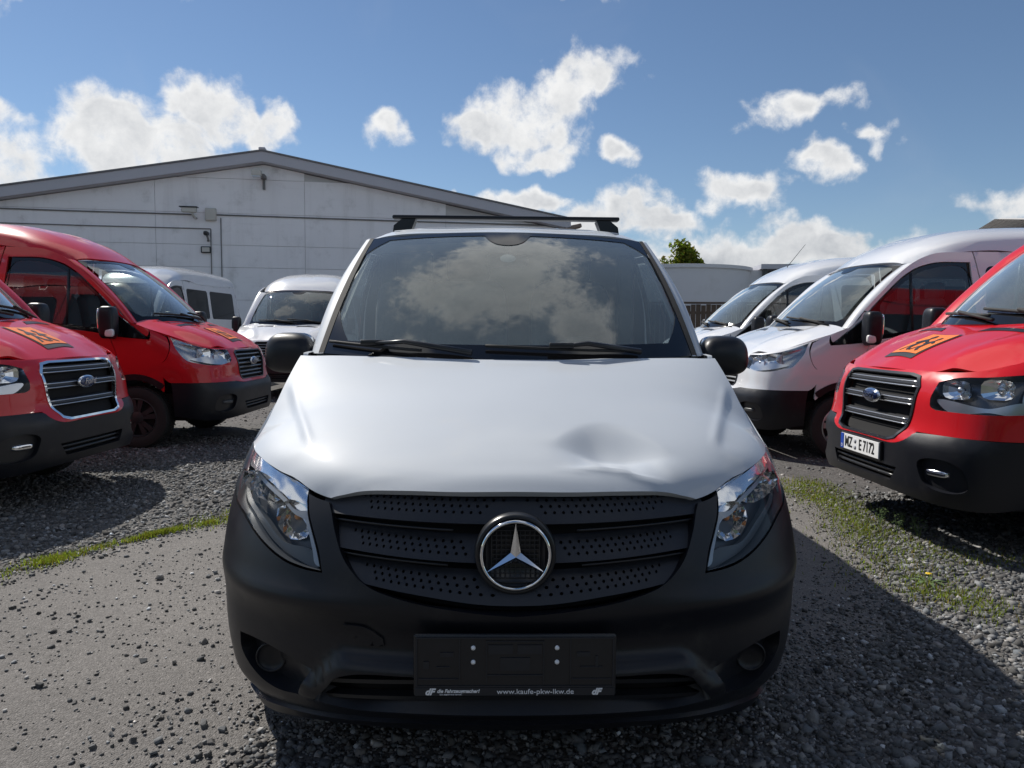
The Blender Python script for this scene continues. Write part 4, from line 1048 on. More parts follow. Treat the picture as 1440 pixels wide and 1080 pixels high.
# the badge of the plated van stays bright
for ch in r2.children:
    if ch.name.startswith('badge') or ch.name.startswith('mirror'):
        for q in [ch] + list(ch.children):
            d = q.data.copy(); q.data = d
            for i, m_ in enumerate(d.materials):
                if m_ == M_blackg: d.materials[i] = M_chrome
# number plate
pl = MB(); pl.box(-.26, .26, -.022, -.014, .515, .625, .002); po = pl.build('number_plate', M_plate, r2)
MB().box(-.259, -.216, -.0245, -.021, .516, .624).build('plate_country_band', M_blue, po)
MB().box(-.270, .270, -.0150, .002, .505, .635, .003).build('plate_holder', M_blackg, r2)
text('plate_letters', 'MZ', .105, M_platetext, po, FRONT(-.145, -.0235, .569), .001, sx=.72, bold=.0012)
text('plate_letters', 'E 7172', .105, M_platetext, po, FRONT(.105, -.0235, .569), .001, sx=.72, bold=.0012)
for z in (.545, .590):
    q = MB(); q.lathe([(.0001, -.002), (.016, -.002), (.016, .001)], 18, (-.052, -.0225, z), 'Y'); q.build('plate_seal', mat('seal_grey', (.35, .36, .40), .5), po, True)
text('plate_country', 'D', .03, M_whitemark, po, FRONT(-.2375, -.0255, .535), .0005)

# ================================================================== ground


def ground_mat(name, c1, c2, c3, scale, bump, fleck=.0):
    m = bpy.data.materials.new(name); m.use_nodes = True; t = NT(m.node_tree); b = m.node_tree.nodes['Principled BSDF']
    co = t.new('ShaderNodeTexCoord').outputs['Object']
    big = t.noise(co, .7, 6, .6); mid = t.noise(co, scale * .12, 5, .6); vor = t.new('ShaderNodeTexVoronoi', inp={'Vector': co, 'Scale': scale})
    col = t.mixc(t.sstep(big, .35, .7), c1, c2)
    col = t.mixc(t.m('MULTIPLY', t.sstep(mid, .45, .75), .45), col, c3)
    bw = t.new('ShaderNodeRGBToBW', inp={0: vor.outputs['Color']})
    col = t.mixc(.75, col, t.ramp(bw.outputs[0], [(0, .40), (.5, .85), (.86, 1.15), (1.0, 1.15 + fleck)]), 'MULTIPLY')
    t.l.new(col, b.inputs['Base Color']); b.inputs['Roughness'].default_value = .88; b.inputs['Specular IOR Level'].default_value = .35
    h = t.m('ADD', t.m('MULTIPLY', vor.outputs['Distance'], -1.0), t.m('MULTIPLY', t.noise(co, scale * .35, 4, .6), 1.2))
    bn = t.new('ShaderNodeBump', inp={'Strength': bump, 'Distance': .006, 'Height': h}); t.l.new(bn.outputs[0], b.inputs['Normal'])
    return m


M_gravelbed = ground_mat('gravel_bed', (.085, .08, .078), (.11, .105, .10), (.06, .055, .05), 45, 1.0)
M_asphalt = ground_mat('asphalt', (.165, .155, .147), (.205, .192, .181), (.125, .117, .110), 170, .8, .9)
mobj('ground', [(-400, -60, 0), (400, -60, 0), (400, 900, 0), (-400, 900, 0)], [(0, 1, 2, 3)], M_gravelbed)['kind'] = 'structure'

ASL = [(-3.5, -3.0), (-3.35, 1.0), (-3.05, 3.0), (-2.76, 3.96), (-2.48, 4.53), (-1.98, 5.2), (-1.80, 6.3), (-1.85, 8.0), (-1.9, 11), (-2.0, 16), (-2.2, 60)]
ASR = [(2.4, 60), (2.2, 16), (2.2, 9), (2.45, 7.4), (2.62, 6.2), (2.42, 5.0), (2.12, 4.1), (1.66, 3.25), (1.35, 2.85), (.9, 2.62), (.2, 2.52), (-.45, 2.5), (-.80, 2.42), (-.92, 2.15), (-.95, 1.6), (-1.1, -3.0)]
edge = curve2([(a, b) for a, b in ASL], .25, False); edge2 = curve2([(a, b) for a, b in ASR], .25, False)
poly = np.vstack([edge, edge2]); nz = rng.normal(0, .06, poly.shape); nz[0] = nz[-1] = 0
poly = poly + nz
ASP = poly
vo, eo, fo, *_ = delaunay_2d_cdt([Vector(p) for p in poly], [(i, (i + 1) % len(poly)) for i in range(len(poly))], [], 1, 1e-6)
asp = mobj('asphalt', [(v.x, v.y, .004) for v in vo], [f for f in fo], M_asphalt); asp['kind'] = 'structure'
me = asp.data
if me.polygons[0].normal.z < 0: me.flip_normals()


def stone_arrays(xy, size, base_z=0.0, flat=.62):
    """angular crushed stones as 8-corner hulls"""
    n = len(xy); C = np.array([(x, y, z) for x in (-1, 1) for y in (-1, 1) for z in (-1, 1)], float)
    V = C[None] * (1 + rng.uniform(-.45, .25, (n, 8, 3)))
    V *= (size[:, None, None] * .5) * rng.uniform(.65, 1.15, (n, 1, 3)) * np.array([1, 1, flat])
    a, b, c = rng.uniform(0, 2 * math.pi, n), rng.normal(0, .35, n), rng.normal(0, .35, n)
    ca, sa, cb, sb, cc, scn = np.cos(a), np.sin(a), np.cos(b), np.sin(b), np.cos(c), np.sin(c)
    Rz = np.zeros((n, 3, 3)); Rz[:, 0, 0] = ca; Rz[:, 0, 1] = -sa; Rz[:, 1, 0] = sa; Rz[:, 1, 1] = ca; Rz[:, 2, 2] = 1
    Ry = np.zeros((n, 3, 3)); Ry[:, 0, 0] = cb; Ry[:, 0, 2] = sb; Ry[:, 2, 0] = -sb; Ry[:, 2, 2] = cb; Ry[:, 1, 1] = 1
    Rx = np.zeros((n, 3, 3)); Rx[:, 1, 1] = cc; Rx[:, 1, 2] = -scn; Rx[:, 2, 1] = scn; Rx[:, 2, 2] = cc; Rx[:, 0, 0] = 1
    V = np.einsum('nij,nkj->nki', Rz @ Ry @ Rx, V)
    V[:, :, :2] += xy[:, None]; V[:, :, 2] += (base_z + size * flat * .36)[:, None]
    Fq = np.array([(0, 1, 3, 2), (4, 6, 7, 5), (0, 4, 5, 1), (2, 3, 7, 6), (0, 2, 6, 4), (1, 5, 7, 3)])
    return V.reshape(-1, 3), (Fq[None] + (np.arange(n) * 8)[:, None, None]).reshape(-1, 4)


def fast_mesh(name, V, Q, m, smooth=False, tone=None):
    me = bpy.data.meshes.new(name); k = Q.shape[1]
    me.vertices.add(len(V)); me.vertices.foreach_set('co', V.astype(np.float32).ravel())
    me.loops.add(Q.size); me.loops.foreach_set('vertex_index', Q.astype(np.int32).ravel())
    me.polygons.add(len(Q)); me.polygons.foreach_set('loop_start', np.arange(0, Q.size, k, dtype=np.int32))
    if smooth: me.polygons.foreach_set('use_smooth', np.ones(len(Q), bool))
    if tone is not None:
        at = me.color_attributes.new('tone', 'FLOAT_COLOR', 'POINT'); at.data.foreach_set('color', tone.astype(np.float32).ravel())
    me.materials.append(m); me.update(calc_edges=True); me.validate()
    o = bpy.data.objects.new(name, me); COL.objects.link(o); return o


def tone_mat(name, rough=.9, bump=None):
    m = bpy.data.materials.new(name); m.use_nodes = True; t = NT(m.node_tree); b = m.node_tree.nodes['Principled BSDF']
    a = t.new('ShaderNodeVertexColor', layer_name='tone'); co = t.new('ShaderNodeTexCoord').outputs['Object']
    t.l.new(t.mixc(.5, a.outputs[0], t.ramp(t.noise(co, 120, 4, .6), [(.3, .6), (.7, 1.3)]), 'MULTIPLY'), b.inputs['Base Color']); b.inputs['Roughness'].default_value = rough; b.inputs['Specular IOR Level'].default_value = .25
    return m


def scatter(poly, dens):
    P = np.array(poly, float); lo, hi = P.min(0), P.max(0); n = int((hi - lo).prod() * dens); q = rng.uniform(lo, hi, (n, 2)); return q[inside(q, P)]


def tones(n, k, base, var, warm=.03):
    v = base * np.exp(rng.normal(0, var, n)); w = rng.normal(0, warm, n)
    c = np.stack([v * (1 + w), v, v * (1 - w) * 1.0, np.ones(n)], 1); return np.repeat(c, k, 0)


M_stone = tone_mat('crushed_stone')
near_l = [(-7.5, 3.6), (-2.9, 3.2), (-2.70, 4.0), (-2.42, 4.55), (-1.92, 5.2), (-1.72, 6.3), (-1.78, 9.2), (-6.5, 9.2)]
near_r = [(.95, 2.2), (.95, 2.62), (1.4, 2.86), (1.7, 3.25), (2.15, 4.1), (2.45, 5.0), (2.6, 6.2), (5.0, 6.2), (5.0, 2.2)]
under = [(-.95, 1.5), (-.85, 2.42), (-.45, 2.56), (.2, 2.56), (.95, 2.64), (1.3, 2.8), (1.6, 1.5)]
Q = [scatter(near_l, 2500), scatter(near_r, 4200), scatter(under, 3600)]
far_l = scatter([(-7, 9.2), (-1.8, 9.2), (-1.9, 16), (-7, 16)], 160); far_r = scatter([(2.4, 6.2), (6, 6.2), (6, 12), (2.2, 12)], 160)
xy = np.vstack(Q + [far_l, far_r]); size = np.clip(rng.lognormal(math.log(.0145), .42, len(xy)), .007, .042)
V, F_ = stone_arrays(xy, size, -.004)
g = fast_mesh('gravel', V, F_, M_stone, tone=tones(len(xy), 8, .130, .42)); tag(g, 'grey crushed stone gravel spread beside the asphalt aisle', 'gravel', kind='stuff')
# crumbs and small chips over the asphalt
xy = np.vstack([scatter([(-3.0, 1.8), (-.7, 1.8), (-.9, 3.2), (-1.6, 5.0), (-2.9, 3.2)], 190), scatter([(-1.5, 1.9), (-.75, 1.9), (-.85, 2.6), (-1.2, 2.9)], 260), scatter([(.9, 2.6), (2.1, 4.0), (2.5, 7), (.95, 7)], 130), scatter([(1.0, 2.65), (1.4, 2.9), (2.1, 4.05), (1.8, 4.2), (1.1, 3.1)], 500)])
def edge_grit(line, n, sp):
    L = curve2(line, .05, False); i = rng.integers(0, len(L) - 1, n); return L[i] + rng.uniform(0, .05, (n, 2)) + rng.normal(0, 1, (n, 2)) * sp
xy = np.vstack([xy, edge_grit(ASR[4:13], 9000, .16), edge_grit(ASR[7:13], 3500, .30), edge_grit(ASL[2:7], 3500, .12), scatter([(-3.0, 1.8), (-.7, 1.8), (-.9, 3.2), (-1.6, 5.0), (-2.9, 3.2)], 260)])
size = np.clip(rng.lognormal(math.log(.0078), .45, len(xy)), .003, .026)
V, F_ = stone_arrays(xy, size, .004); c = fast_mesh('stone_chips', V, F_, M_stone, tone=tones(len(xy), 8, .14, .5)); tag(c, 'small stone chips scattered over the asphalt', 'stone chips', kind='stuff')
# larger loose stones, one by one
pos = np.vstack([scatter([(-2.9, 2.0), (-.8, 1.95), (-.9, 2.9), (-1.3, 4.2), (-2.6, 3.6)], 17), scatter([(-1.25, 1.95), (-.78, 1.95), (-.86, 2.55), (-1.0, 2.75), (-1.3, 2.4)], 130), scatter([(.95, 2.7), (1.35, 3.0), (2.0, 4.2), (1.2, 5.5), (.95, 5)], 6)])
mS = [tone_mat('loose_stone')]
protos = []
for k in range(14):
    sz = np.array([1.0]); V, F_ = stone_arrays(np.zeros((1, 2)), sz, 0.0, .7)
    bm = bmesh.new(); vs = [bm.verts.new(v) for v in V]; [bm.faces.new([vs[i] for i in f]) for f in F_]
    bmesh.ops.bevel(bm, geom=bm.edges[:], offset=.10, segments=1, affect='EDGES'); bmesh.ops.triangulate(bm, faces=bm.faces[:]); 
    for v in bm.verts: v.co += Vector(rng.normal(0, .03, 3))
    me = bpy.data.meshes.new('loose_stone'); bm.to_mesh(me); bm.free(); at = me.color_attributes.new('tone', 'FLOAT_COLOR', 'POINT'); at.data.foreach_set('color', tones(1, len(me.vertices), .13, .35).astype(np.float32).ravel()); me.materials.append(M_stone); protos.append(me)
for i, (x, y) in enumerate(pos[:170]):
    s = float(np.clip(rng.lognormal(math.log(.0215), .35), .012, .045)); o = bpy.data.objects.new('loose_stone', protos[i % 14]); COL.objects.link(o)
    o.location = (x, y, .003); o.scale = (s, s * rng.uniform(.7, 1.1), s * rng.uniform(.7, 1.0)); o.rotation_euler = (0, 0, rng.uniform(0, 6.28))
    right = x > .5
    tag(o, 'loose grey stone on the shaded asphalt right of the white van' if right else 'loose grey stone lying on the asphalt left of the white van', 'stone', 'loose stones right of the van' if right else 'loose stones left of the van')

# grass
def grass(name, label, pts, hgt, w, base=(.165, .205, .04)):
    n = len(pts); th = rng.uniform(0, 2 * math.pi, n); h = hgt * rng.uniform(.45, 1.25, n); ln = rng.uniform(.1, .9, n) * h; lean = rng.uniform(0, 2 * math.pi, n)
    d = np.stack([np.cos(th), np.sin(th)], 1) * (w * rng.uniform(.6, 1.3, n))[:, None]; L = np.stack([np.cos(lean), np.sin(lean)], 1) * ln[:, None]
    V = np.zeros((n, 5, 3)); V[:, 0, :2] = pts - d; V[:, 1, :2] = pts + d; V[:, 2, :2] = pts + d * .8 + L * .35; V[:, 3, :2] = pts - d * .8 + L * .35; V[:, 4, :2] = pts + L
    V[:, 2, 2] = V[:, 3, 2] = h * .6; V[:, 4, 2] = h
    T = np.array([(0, 1, 2), (0, 2, 3), (3, 2, 4)]); Fc = (T[None] + (np.arange(n) * 5)[:, None, None]).reshape(-1, 3)
    k = rng.uniform(0, 1, n); b0 = np.array(base); c = b0[None] * rng.uniform(.6, 1.35, n)[:, None]; dry = np.array((.22, .17, .07)); c = np.where((k > .78)[:, None], dry * rng.uniform(.5, 1.1, n)[:, None], c)
    tone = np.repeat(np.concatenate([c, np.ones((n, 1))], 1), 5, 0)
    o = fast_mesh(name, V.reshape(-1, 3), Fc, M_grass, True, tone); tag(o, label, 'grass', kind='stuff'); return o


def grass_mat():
    m = bpy.data.materials.new('grass_blades'); m.use_nodes = True; t = NT(m.node_tree); m.node_tree.nodes.clear()
    a = t.new('ShaderNodeVertexColor', layer_name='tone').outputs[0]
    d = t.new('ShaderNodeBsdfDiffuse', inp={0: a}); tr = t.new('ShaderNodeBsdfTranslucent', inp={0: t.mixc(1.0, a, (1.5, 1.6, .7), 'MULTIPLY')})
    mx = t.new('ShaderNodeMixShader', inp={0: .45, 1: d.outputs[0], 2: tr.outputs[0]}); o = t.new('ShaderNodeOutputMaterial'); t.l.new(mx.outputs[0], o.inputs[0]); return m


M_grass = grass_mat()


def along(line, n, spread, clump=.0):
    L = curve2(line, .05, False); i = rng.integers(0, len(L) - 1, n)
    if clump:
        w = rng.uniform(0, 1, len(L) - 1) ** 2.2; w = np.convolve(w, [.25, .5, .25], 'same'); i = rng.choice(len(L) - 1, n, p=w / w.sum())
    p = L[i] + (L[i + 1] - L[i]) * rng.uniform(0, 1, (n, 1)); sp = spread * (1 + .5 * np.sin(i * .11)) if clump else spread
    return p + rng.normal(0, 1, (n, 2)) * np.reshape(sp, (-1, 1)) * .5


gl = along([(-3.35, 3.0), (-2.98, 3.45), (-2.76, 3.94), (-2.52, 4.42), (-2.30, 4.75), (-2.05, 5.05)], 5200, .085, 1)
gl2 = along([(-2.15, 4.95), (-1.9, 5.4), (-1.75, 6.0), (-1.75, 7.0)], 1300, .16, 1)
grass('grass', 'strip of short green grass along the left edge of the asphalt', np.vstack([gl, gl2]), .035, .0022)
gr = np.vstack([along([(2.62, 6.6), (2.60, 6.0), (2.50, 5.4), (2.42, 4.95)], 3000, .26), along([(2.45, 5.0), (2.25, 4.5), (2.25, 4.1), (2.15, 3.85)], 1500, .26, 1), along([(2.45, 4.5), (2.75, 4.4), (3.0, 4.3)], 500, .25), along([(2.1, 3.8), (2.35, 3.7), (2.3, 3.5)], 700, .2), along([(2.2, 6.4), (2.4, 6.2), (2.5, 5.9)], 700, .2)])
grass('grass', 'patch of weedy grass growing under the plated red minibus', gr, .032, .0026)
# taller weed stalks and one dandelion
for i, (x, y) in enumerate(((2.63, 4.95), (2.70, 4.82), (2.58, 5.1))):
    t_ = MB()
    for k in range(5):
        a = rng.uniform(0, 6.28); t_.tube([(x, y, 0), (x + .02 * math.cos(a), y + .02 * math.sin(a), .07), (x + .05 * math.cos(a), y + .05 * math.sin(a), .12 + .03 * k / 4)], [.002, .0016, .001], 5)
        for j in range(6): t_.add(*blob((x + .03 * math.cos(a) + rng.normal(0, .012), y + .03 * math.sin(a) + rng.normal(0, .012), .06 + .014 * j), (.010, .006, .003), (1, 1), (6, 4)))
    o = t_.build('weed', mat('weed_leaf', (.09, .14, .05), .7)); tag(o, 'thin leafy weed under the bumper of the plated red minibus', 'weed', 'weeds under the plated red minibus')
dn = empty('dandelion', (2.27, 3.93, 0), 0, 'small yellow dandelion in the gravel by the right shadow edge', 'flower')
MB().tube([(0, 0, 0), (.004, 0, .03), (0, .004, .055)], .0025, 6).build('stem', mat('weed_leaf', (.09, .14, .05), .7), dn, True)
fl = MB()
for k in range(22):
    a = 2.4 * k; r = .004 + .010 * (k / 22) ** .5; fl.add(*blob((r * math.cos(a), r * math.sin(a), .058 - .2 * r), (.007, .005, .002), (1, 1), (6, 4)))
fl.build('flower_head', mat('dandelion_yellow', (.80, .55, .02), .6), dn, True)
lf = MB()
for k in range(7):
    a = 2 * math.pi * k / 7; c_, s_ = math.cos(a), math.sin(a); lf.add([(0, 0, .004), (.05 * c_ - .012 * s_, .05 * s_ + .012 * c_, .02), (.11 * c_, .11 * s_, .008), (.05 * c_ + .012 * s_, .05 * s_ - .012 * c_, .02)], [(0, 3, 2, 1)])
lf.build('leaf_rosette', mat('weed_leaf', (.09, .14, .05), .7), dn)

# ================================================================== buildings
M_wall = mat('painted_wall', (.80, .795, .81), .8, noise=(1.2, .06), bump=(30, .35, .004), dirt=((.30, .29, .28), 1.4, .52, .95))
def streaks(m):
    t = NT(m.node_tree); b = m.node_tree.nodes['Principled BSDF']; co = t.new('ShaderNodeTexCoord').outputs['Object']
    mp = t.new('ShaderNodeMapping', inp={'Vector': co, 'Scale': (2.6, 2.6, .22)}); f = t.sstep(t.noise(mp.outputs[0], 1.0, 7, .65), .48, .85)
    mp2 = t.new('ShaderNodeMapping', inp={'Vector': co, 'Scale': (1.0, 1.0, 8.0)}); f2 = t.sstep(t.noise(mp2.outputs[0], 1.0, 4, .6), .55, .8)
    old = b.inputs['Base Color'].links[0].from_socket
    c = t.mixc(t.m('MULTIPLY', f, .30), old, (.30, .285, .27)); c = t.mixc(t.m('MULTIPLY', f2, .12), c, (.33, .33, .33)); t.l.new(c, b.inputs['Base Color'])


streaks(M_wall)
M_wallgrey = mat('painted_wall_joint', (.5, .5, .5), .9)
M_fascia = mat('roof_edge_metal', (.44, .44, .48), .5, .1, noise=(1.5, .08))
M_roofsheet = mat('roof_sheet', (.17, .17, .18), .7)
M_grey = mat('fixture_grey', (.16, .16, .16), .6)
M_pale = mat('fixture_pale', (.50, .49, .45), .6)

HX, HY, HA, HW, HH, HS = -7.71, 23.3, R(9.0), 9.4, 6.38, .181      # hall: ridge foot, turn, half width, ridge height, roof slope
hall = empty('hall', (HX, HY, 0), HA, 'long white-painted hall with a low gable and grey roof edge', 'building')
zr = lambda x: HH - HS * abs(x)
joints = [0, 1.1, 2.2, 3.2, 3.88, 4.85, 5.9, 8.0]; cols = [-9.4, -7.6, -3.2, 1.2, 5.6, 9.4]
for i in range(len(joints) - 1):
    for j in range(len(cols) - 1):
        x0, x1, z0, z1 = cols[j] + .006, cols[j + 1] - .006, joints[i] + .006, joints[i + 1] - .006
        xs = sorted({x0, x1} | ({0.0} if x0 < 0 < x1 else set())); top = [(x, min(z1, zr(x) - .02)) for x in xs]
        # add the points where the gable cuts the panel's upper edge
        xc = (HH - .02 - z1) / HS
        for xk in (-xc, xc):
            if x0 < xk < x1 and xc > 0: top.append((xk, z1))
        top = sorted(top); top = [(x, z) for x, z in top if z > z0 + .01]
        if len(top) < 2: continue
        lo_x0, lo_x1 = top[0][0], top[-1][0]
        xb = (HH - .02 - z0) / HS
        b0, b1 = max(x0, -xb), min(x1, xb)
        pl_ = [(b0, z0), (b1, z0)] + top[::-1]
        d = rng.uniform(-.004, .004)
        MB().prism(pl_, -.06 + d, .10).build('wall_panel', M_wall, hall)
MB().prism([(-9.35, 0), (9.35, 0), (9.35, zr(9.35) - .03), (0, HH - .03), (-9.35, zr(9.35) - .03)], -.03, .2).build('wall_core', M_wallgrey, hall)
for s in (-1, 1):
    L = HW + .25
    MB().prism([(0, HH + .02), (s * L, HH + .02 - HS * L), (s * L, HH + .32 - HS * L), (0, HH + .32)], -.38, -.30).build('roof_edge_board', M_fascia, hall)
    MB().prism([(0, HH + .325), (s * L, HH + .325 - HS * L), (s * L, HH + .37 - HS * L), (0, HH + .37)], -.42, 26).build('roof_slab', M_roofsheet, hall)
    MB().prism([(0, HH + .0), (s * L, HH - HS * L), (s * L, HH + .05 - HS * L), (0, HH + .05)], -.295, 0).build('roof_soffit', M_fascia, hall)
    MB().box(s * 9.3 - .1, s * 9.3 + .1, .2, 25, 0, zr(9.3)).build('side_wall', M_wall, hall)
MB().box(-.10, .10, -.43, 26, HH + .35, HH + .44, .03).build('ridge_cap', M_fascia, hall)
for z, x0, x1 in ((4.77, -1.5, 9.3), (4.78, -9.3, -2.1), (4.36, -9.3, -1.6)):
    MB().tube([(x0, -.085, z + .02), ((x0 + x1) / 2, -.085, z), (x1, -.085, z)], .022 if z > 4.5 else .016, 6).build('conduit', M_grey, hall, True)
for x, z0, z1 in ((-1.30, 2.0, 4.7), (-1.60, 2.0, 4.36)): MB().tube([(x, -.085, z0), (x, -.085, z1)], .016, 6).build('conduit', M_grey, hall, True)


def on_wall(name, x, z, label, cat):
    c, s = math.cos(HA), math.sin(HA); return empty(name, (HX + c * x + s * .06, HY + s * x - c * .06, z), HA, label, cat)


f = on_wall('floodlight', -.02, 5.85, 'floodlight on a bent arm under the hall ridge', 'floodlight')
MB().box(-.06, .10, -.42, -.02, .05, .16, .02).box(-.02, .05, -.08, 0, -.25, .12).build('arm', M_grey, f)
MB().box(-.26, .02, -.62, -.30, .06, .26, .03).build('lamp_head', M_pale, f); MB().box(-.24, .0, -.60, -.32, .045, .06).build('lamp_glass', M_satin, f)
f = on_wall('security_camera', -2.02, 4.72, 'boxy security camera with sun hood on the hall wall', 'camera')
MB().box(-.30, .12, -.50, -.34, .06, .20, .02).build('housing', M_pale, f); MB().box(-.36, .16, -.53, -.31, .205, .235, .01).build('sun_hood', M_blackg, f); MB().tube([(0, 0, -.05), (0, -.25, -.05), (-.02, -.42, .07)], .035, 8).build('bracket', M_pale, f, True); MB().lathe([(.001, -.31), (.05, -.31), (.05, -.29)], 14, (0, -.42, .13), 'X').build('lens', M_frit, f)
f = on_wall('junction_box', -1.58, 4.80, 'pale junction box beside the security camera on the hall', 'box')
MB().box(-.16, .16, -.12, 0, -.20, .18, .02).build('case', M_pale, f); MB().box(-.14, .14, -.135, -.12, -.18, .16, .01).build('lid', M_pale, f)
f = on_wall('small_camera', -1.70, 4.12, 'small dark camera on a bracket below the junction box', 'camera')
MB().add(*blob((0, -.18, .08), (.07, .16, .07), (.7, .7))).build('housing', M_blackg, f, True); MB().tube([(0, 0, -.12), (.06, -.14, -.14), (.02, -.18, .02)], .03, 8).build('bracket', M_grey, f, True)
f = on_wall('wall_lamp', -1.74, 3.72, 'small square wall lamp low on the hall wall', 'lamp')
MB().box(-.15, .15, -.10, 0, -.10, .10, .02).build('frame', M_blackg, f); MB().box(-.11, .11, -.115, -.09, -.07, .07, .01).build('lamp_glass', M_pale, f)
f = on_wall('corner_lamp', 9.45, 4.50, 'lamp on a bracket at the right corner of the hall', 'lamp')
MB().tube([(-.15, 0, .0), (.1, -.1, .08), (.35, -.15, .14)], .05, 8).build('bracket', M_grey, f, True); MB().box(.05, .62, -.32, -.02, .06, .20, .04, Matrix.Rotation(R(-14), 4, 'Y')).build('lamp_head', mat('lamp_brown', (.20, .15, .12), .5), f)

# white buildings behind the right-hand row
M_bw = mat('white_render', (.62, .62, .63), .85, noise=(.8, .06), dirt=((.45, .44, .42), .8, .5, 1.0))
rb = empty('round_building', (10.3, 46.0, 0), 0, 'low white building with a curved windowless wall beyond the vans', 'building')
q = MB(); q.lathe([(4.2, 0), (4.2, 4.9), (4.3, 4.9), (4.3, 5.1), (4.1, 5.12), (.1, 5.15)], 48, (0, 0, 0), 'Z'); q.build('wall', M_bw, rb, auto=40)
wb = empty('white_building', (14.6, 44.0, 0), R(-6), 'white flat-roofed building with a narrow window beside the curved one', 'building')
MB().box(-1.9, 0.1, 0, 8, 0, 4.95).build('wall', M_bw, wb); MB().box(.15, 9.0, .8, 8, 0, 4.6).build('rear_wall', M_bw, wb)
MB().box(-.05, 9.3, -.4, 8.2, 5.0, 5.28).build('roof', M_fascia, wb); MB().box(.1, .35, -.25, .0, 0, 5.0).build('corner_post', M_blackg, wb)
wn = MB().box(-1.75, -.65, -.04, .05, 1.4, 3.3).build('window', M_blackg, wb); MB().box(-1.68, -1.25, -.06, -.035, 1.5, 3.2).build('pane', M_privacy, wn); MB().box(-1.15, -.72, -.06, -.035, 1.5, 3.2).build('pane', M_privacy, wn); MB().box(-1.85, -.55, -.30, .02, 3.35, 3.5).build('canopy', M_bw, wn)
fn = empty('board_fence', (7.3, 31.0, 0), R(-3), 'weathered brown board fence behind the right-hand vans', 'fence')
M_wood = mat('weathered_wood', (.105, .075, .055), .85, noise=(6, .35), dirt=((.05, .045, .035), 5, .5, .9))
for k in range(34):
    x = -2.8 + k * .21; hb = 2.45 + rng.normal(0, .02); MB().box(x, x + .19, 0, .03, 0, hb, 0).build('board', M_wood, fn)
for z in (.5, 2.05): MB().box(-2.9, 4.4, .03, .08, z, z + .12).build('rail', M_wood, fn)
MB().box(-2.9, 4.4, -.06, .10, 2.48, 2.56).build('cap_rail', M_wood, fn)

rs = empty('corrugated_shed', (15.0, 19.0, 0), R(-8), 'shed with a pale corrugated roof behind the white minibuses', 'building')
MB().box(0, 14, 0, 10, 0, 3.9).build('wall', M_bw, rs)
MB().box(-.35, 14.4, -.6, -.45, 3.95, 4.10).build('eaves_board', M_fascia, rs)
xs = np.linspace(-.3, 14.3, 293); V = np.array([[(x, y, z + .03 * math.sin(x * 2 * math.pi / .2)) for x in xs] for y, z in ((-.55, 4.16), (5.0, 5.0), (10.5, 4.1))]); MB().grid(V).build('corrugated_roof', mat('pale_roof_sheet', (.45, .44, .43), .6), rs, True)


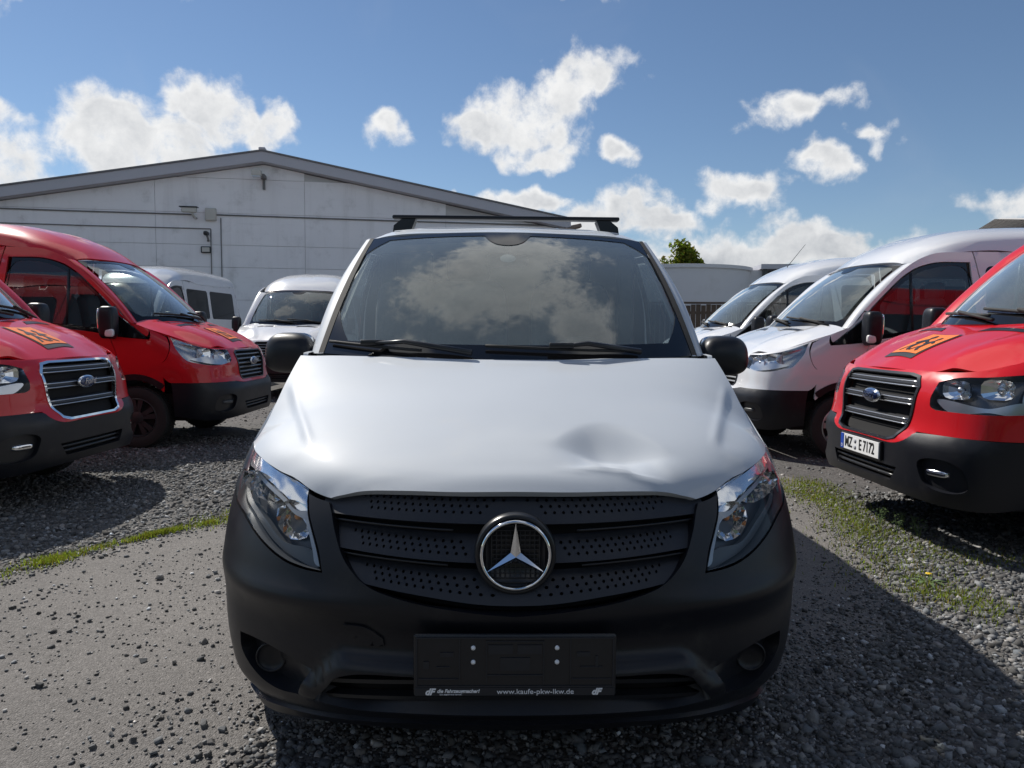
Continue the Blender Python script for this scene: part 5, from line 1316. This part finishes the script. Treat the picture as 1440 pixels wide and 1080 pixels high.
# ------------------------------------------------------------------ tree
def tree(name, loc, h, rad, label, seed, n_leaf=9500):
    r = np.random.default_rng(seed); root = empty(name, loc, 0, label, 'tree'); t = MB(); tips = []
    t.tube([(0, 0, 0), (.08, .03, h * .25), (-.03, .05, h * .55), (.02, 0, h * .88)], [.26, .20, .12, .03], 10)
    for k in range(22):
        z0 = h * r.uniform(.28, .82); a = r.uniform(0, 6.28); L = rad * (1.05 - .75 * max(0, (z0 / h - .35)) / .6) * r.uniform(.7, 1.0); up = r.uniform(.25, .8) * L
        p1 = (L * .45 * math.cos(a), L * .45 * math.sin(a), z0 + up * .5); p2 = (L * math.cos(a + .2), L * math.sin(a + .2), z0 + up); t.tube([(0, 0, z0), p1, p2], [.07, .045, .012], 6); tips += [p1, p2]
    tips.append((0, 0, h * .95)); t.build('trunk', mat('bark', (.09, .07, .055), .9, noise=(20, .3)), root, True)
    cs = []
    for p in tips:
        for _ in range(3): cs.append(np.array(p) + r.normal(0, .28, 3) * rad * .35)
    cs = np.array(cs); k = r.integers(0, len(cs), n_leaf); d = r.normal(0, 1, (n_leaf, 3)); d /= np.linalg.norm(d, axis=1, keepdims=True); P = cs[k] + d * (r.uniform(.25, 1, (n_leaf, 1)) ** .6) * rad * .19
    a = r.normal(0, 1, (n_leaf, 3)); a /= np.linalg.norm(a, axis=1, keepdims=True); b = np.cross(a, r.normal(0, 1, (n_leaf, 3))); b /= np.linalg.norm(b, axis=1, keepdims=True); s = r.uniform(.10, .21, (n_leaf, 1)) * rad / 3
    V = np.stack([P - a * s, P + b * s * .55, P + a * s, P - b * s * .55], 1).reshape(-1, 3); Fq = np.arange(n_leaf * 4).reshape(-1, 4)
    c = np.array((.13, .15, .03))[None] * r.uniform(.55, 1.5, n_leaf)[:, None] * (1 + r.normal(0, .12, (n_leaf, 3))); tone = np.repeat(np.concatenate([c, np.ones((n_leaf, 1))], 1), 4, 0)
    o = fast_mesh('crown', V, Fq, M_grass, False, tone); o.parent = root
    return root


tree('tree', (13.9, 60.0, 0), 8.3, 2.9, 'green leafy tree rising behind the curved white building', 3)


# made-up greenery added out of view behind the camera to darken reflections
n1_, n2_ = 120, 18
X_, Z_ = np.meshgrid(np.linspace(-26, 26, n1_), np.linspace(0, 1, n2_), indexing='ij')
top_ = 5.0 + .5 * np.sin(X_ * .7) + .3 * np.sin(X_ * 2.3 + 1); P_ = np.stack([X_, -13 + .35 * rng.normal(0, 1, X_.shape) - 1.2 * Z_ ** 3, top_ * np.sin(Z_ * math.pi / 2) ** .8], -1)
h_ = MB().grid(P_).build('added_hedge', mat('added_hedge_leaf', (.045, .07, .022), .8, noise=(3, .5), bump=(8, 1.0, .05)), None, True); h_['kind'] = 'structure'

# wooded rise on the horizon
X_, Z_ = np.meshgrid(np.linspace(-320, 320, 400), np.linspace(0, 1, 10), indexing='ij')
top_ = 9 + 2.5 * np.sin(X_ * .021) + 1.5 * np.sin(X_ * .083 + 2) + rng.normal(0, .55, (400, 1)); P_ = np.stack([X_, 190 - .0009 * X_ ** 2 + 10 * Z_ + rng.normal(0, .8, X_.shape), top_ * Z_ ** .7], -1)
MB().grid(P_).build('hills', mat('far_woodland', (.050, .072, .030), .9, noise=(.25, .5)), None, False)['kind'] = 'structure'
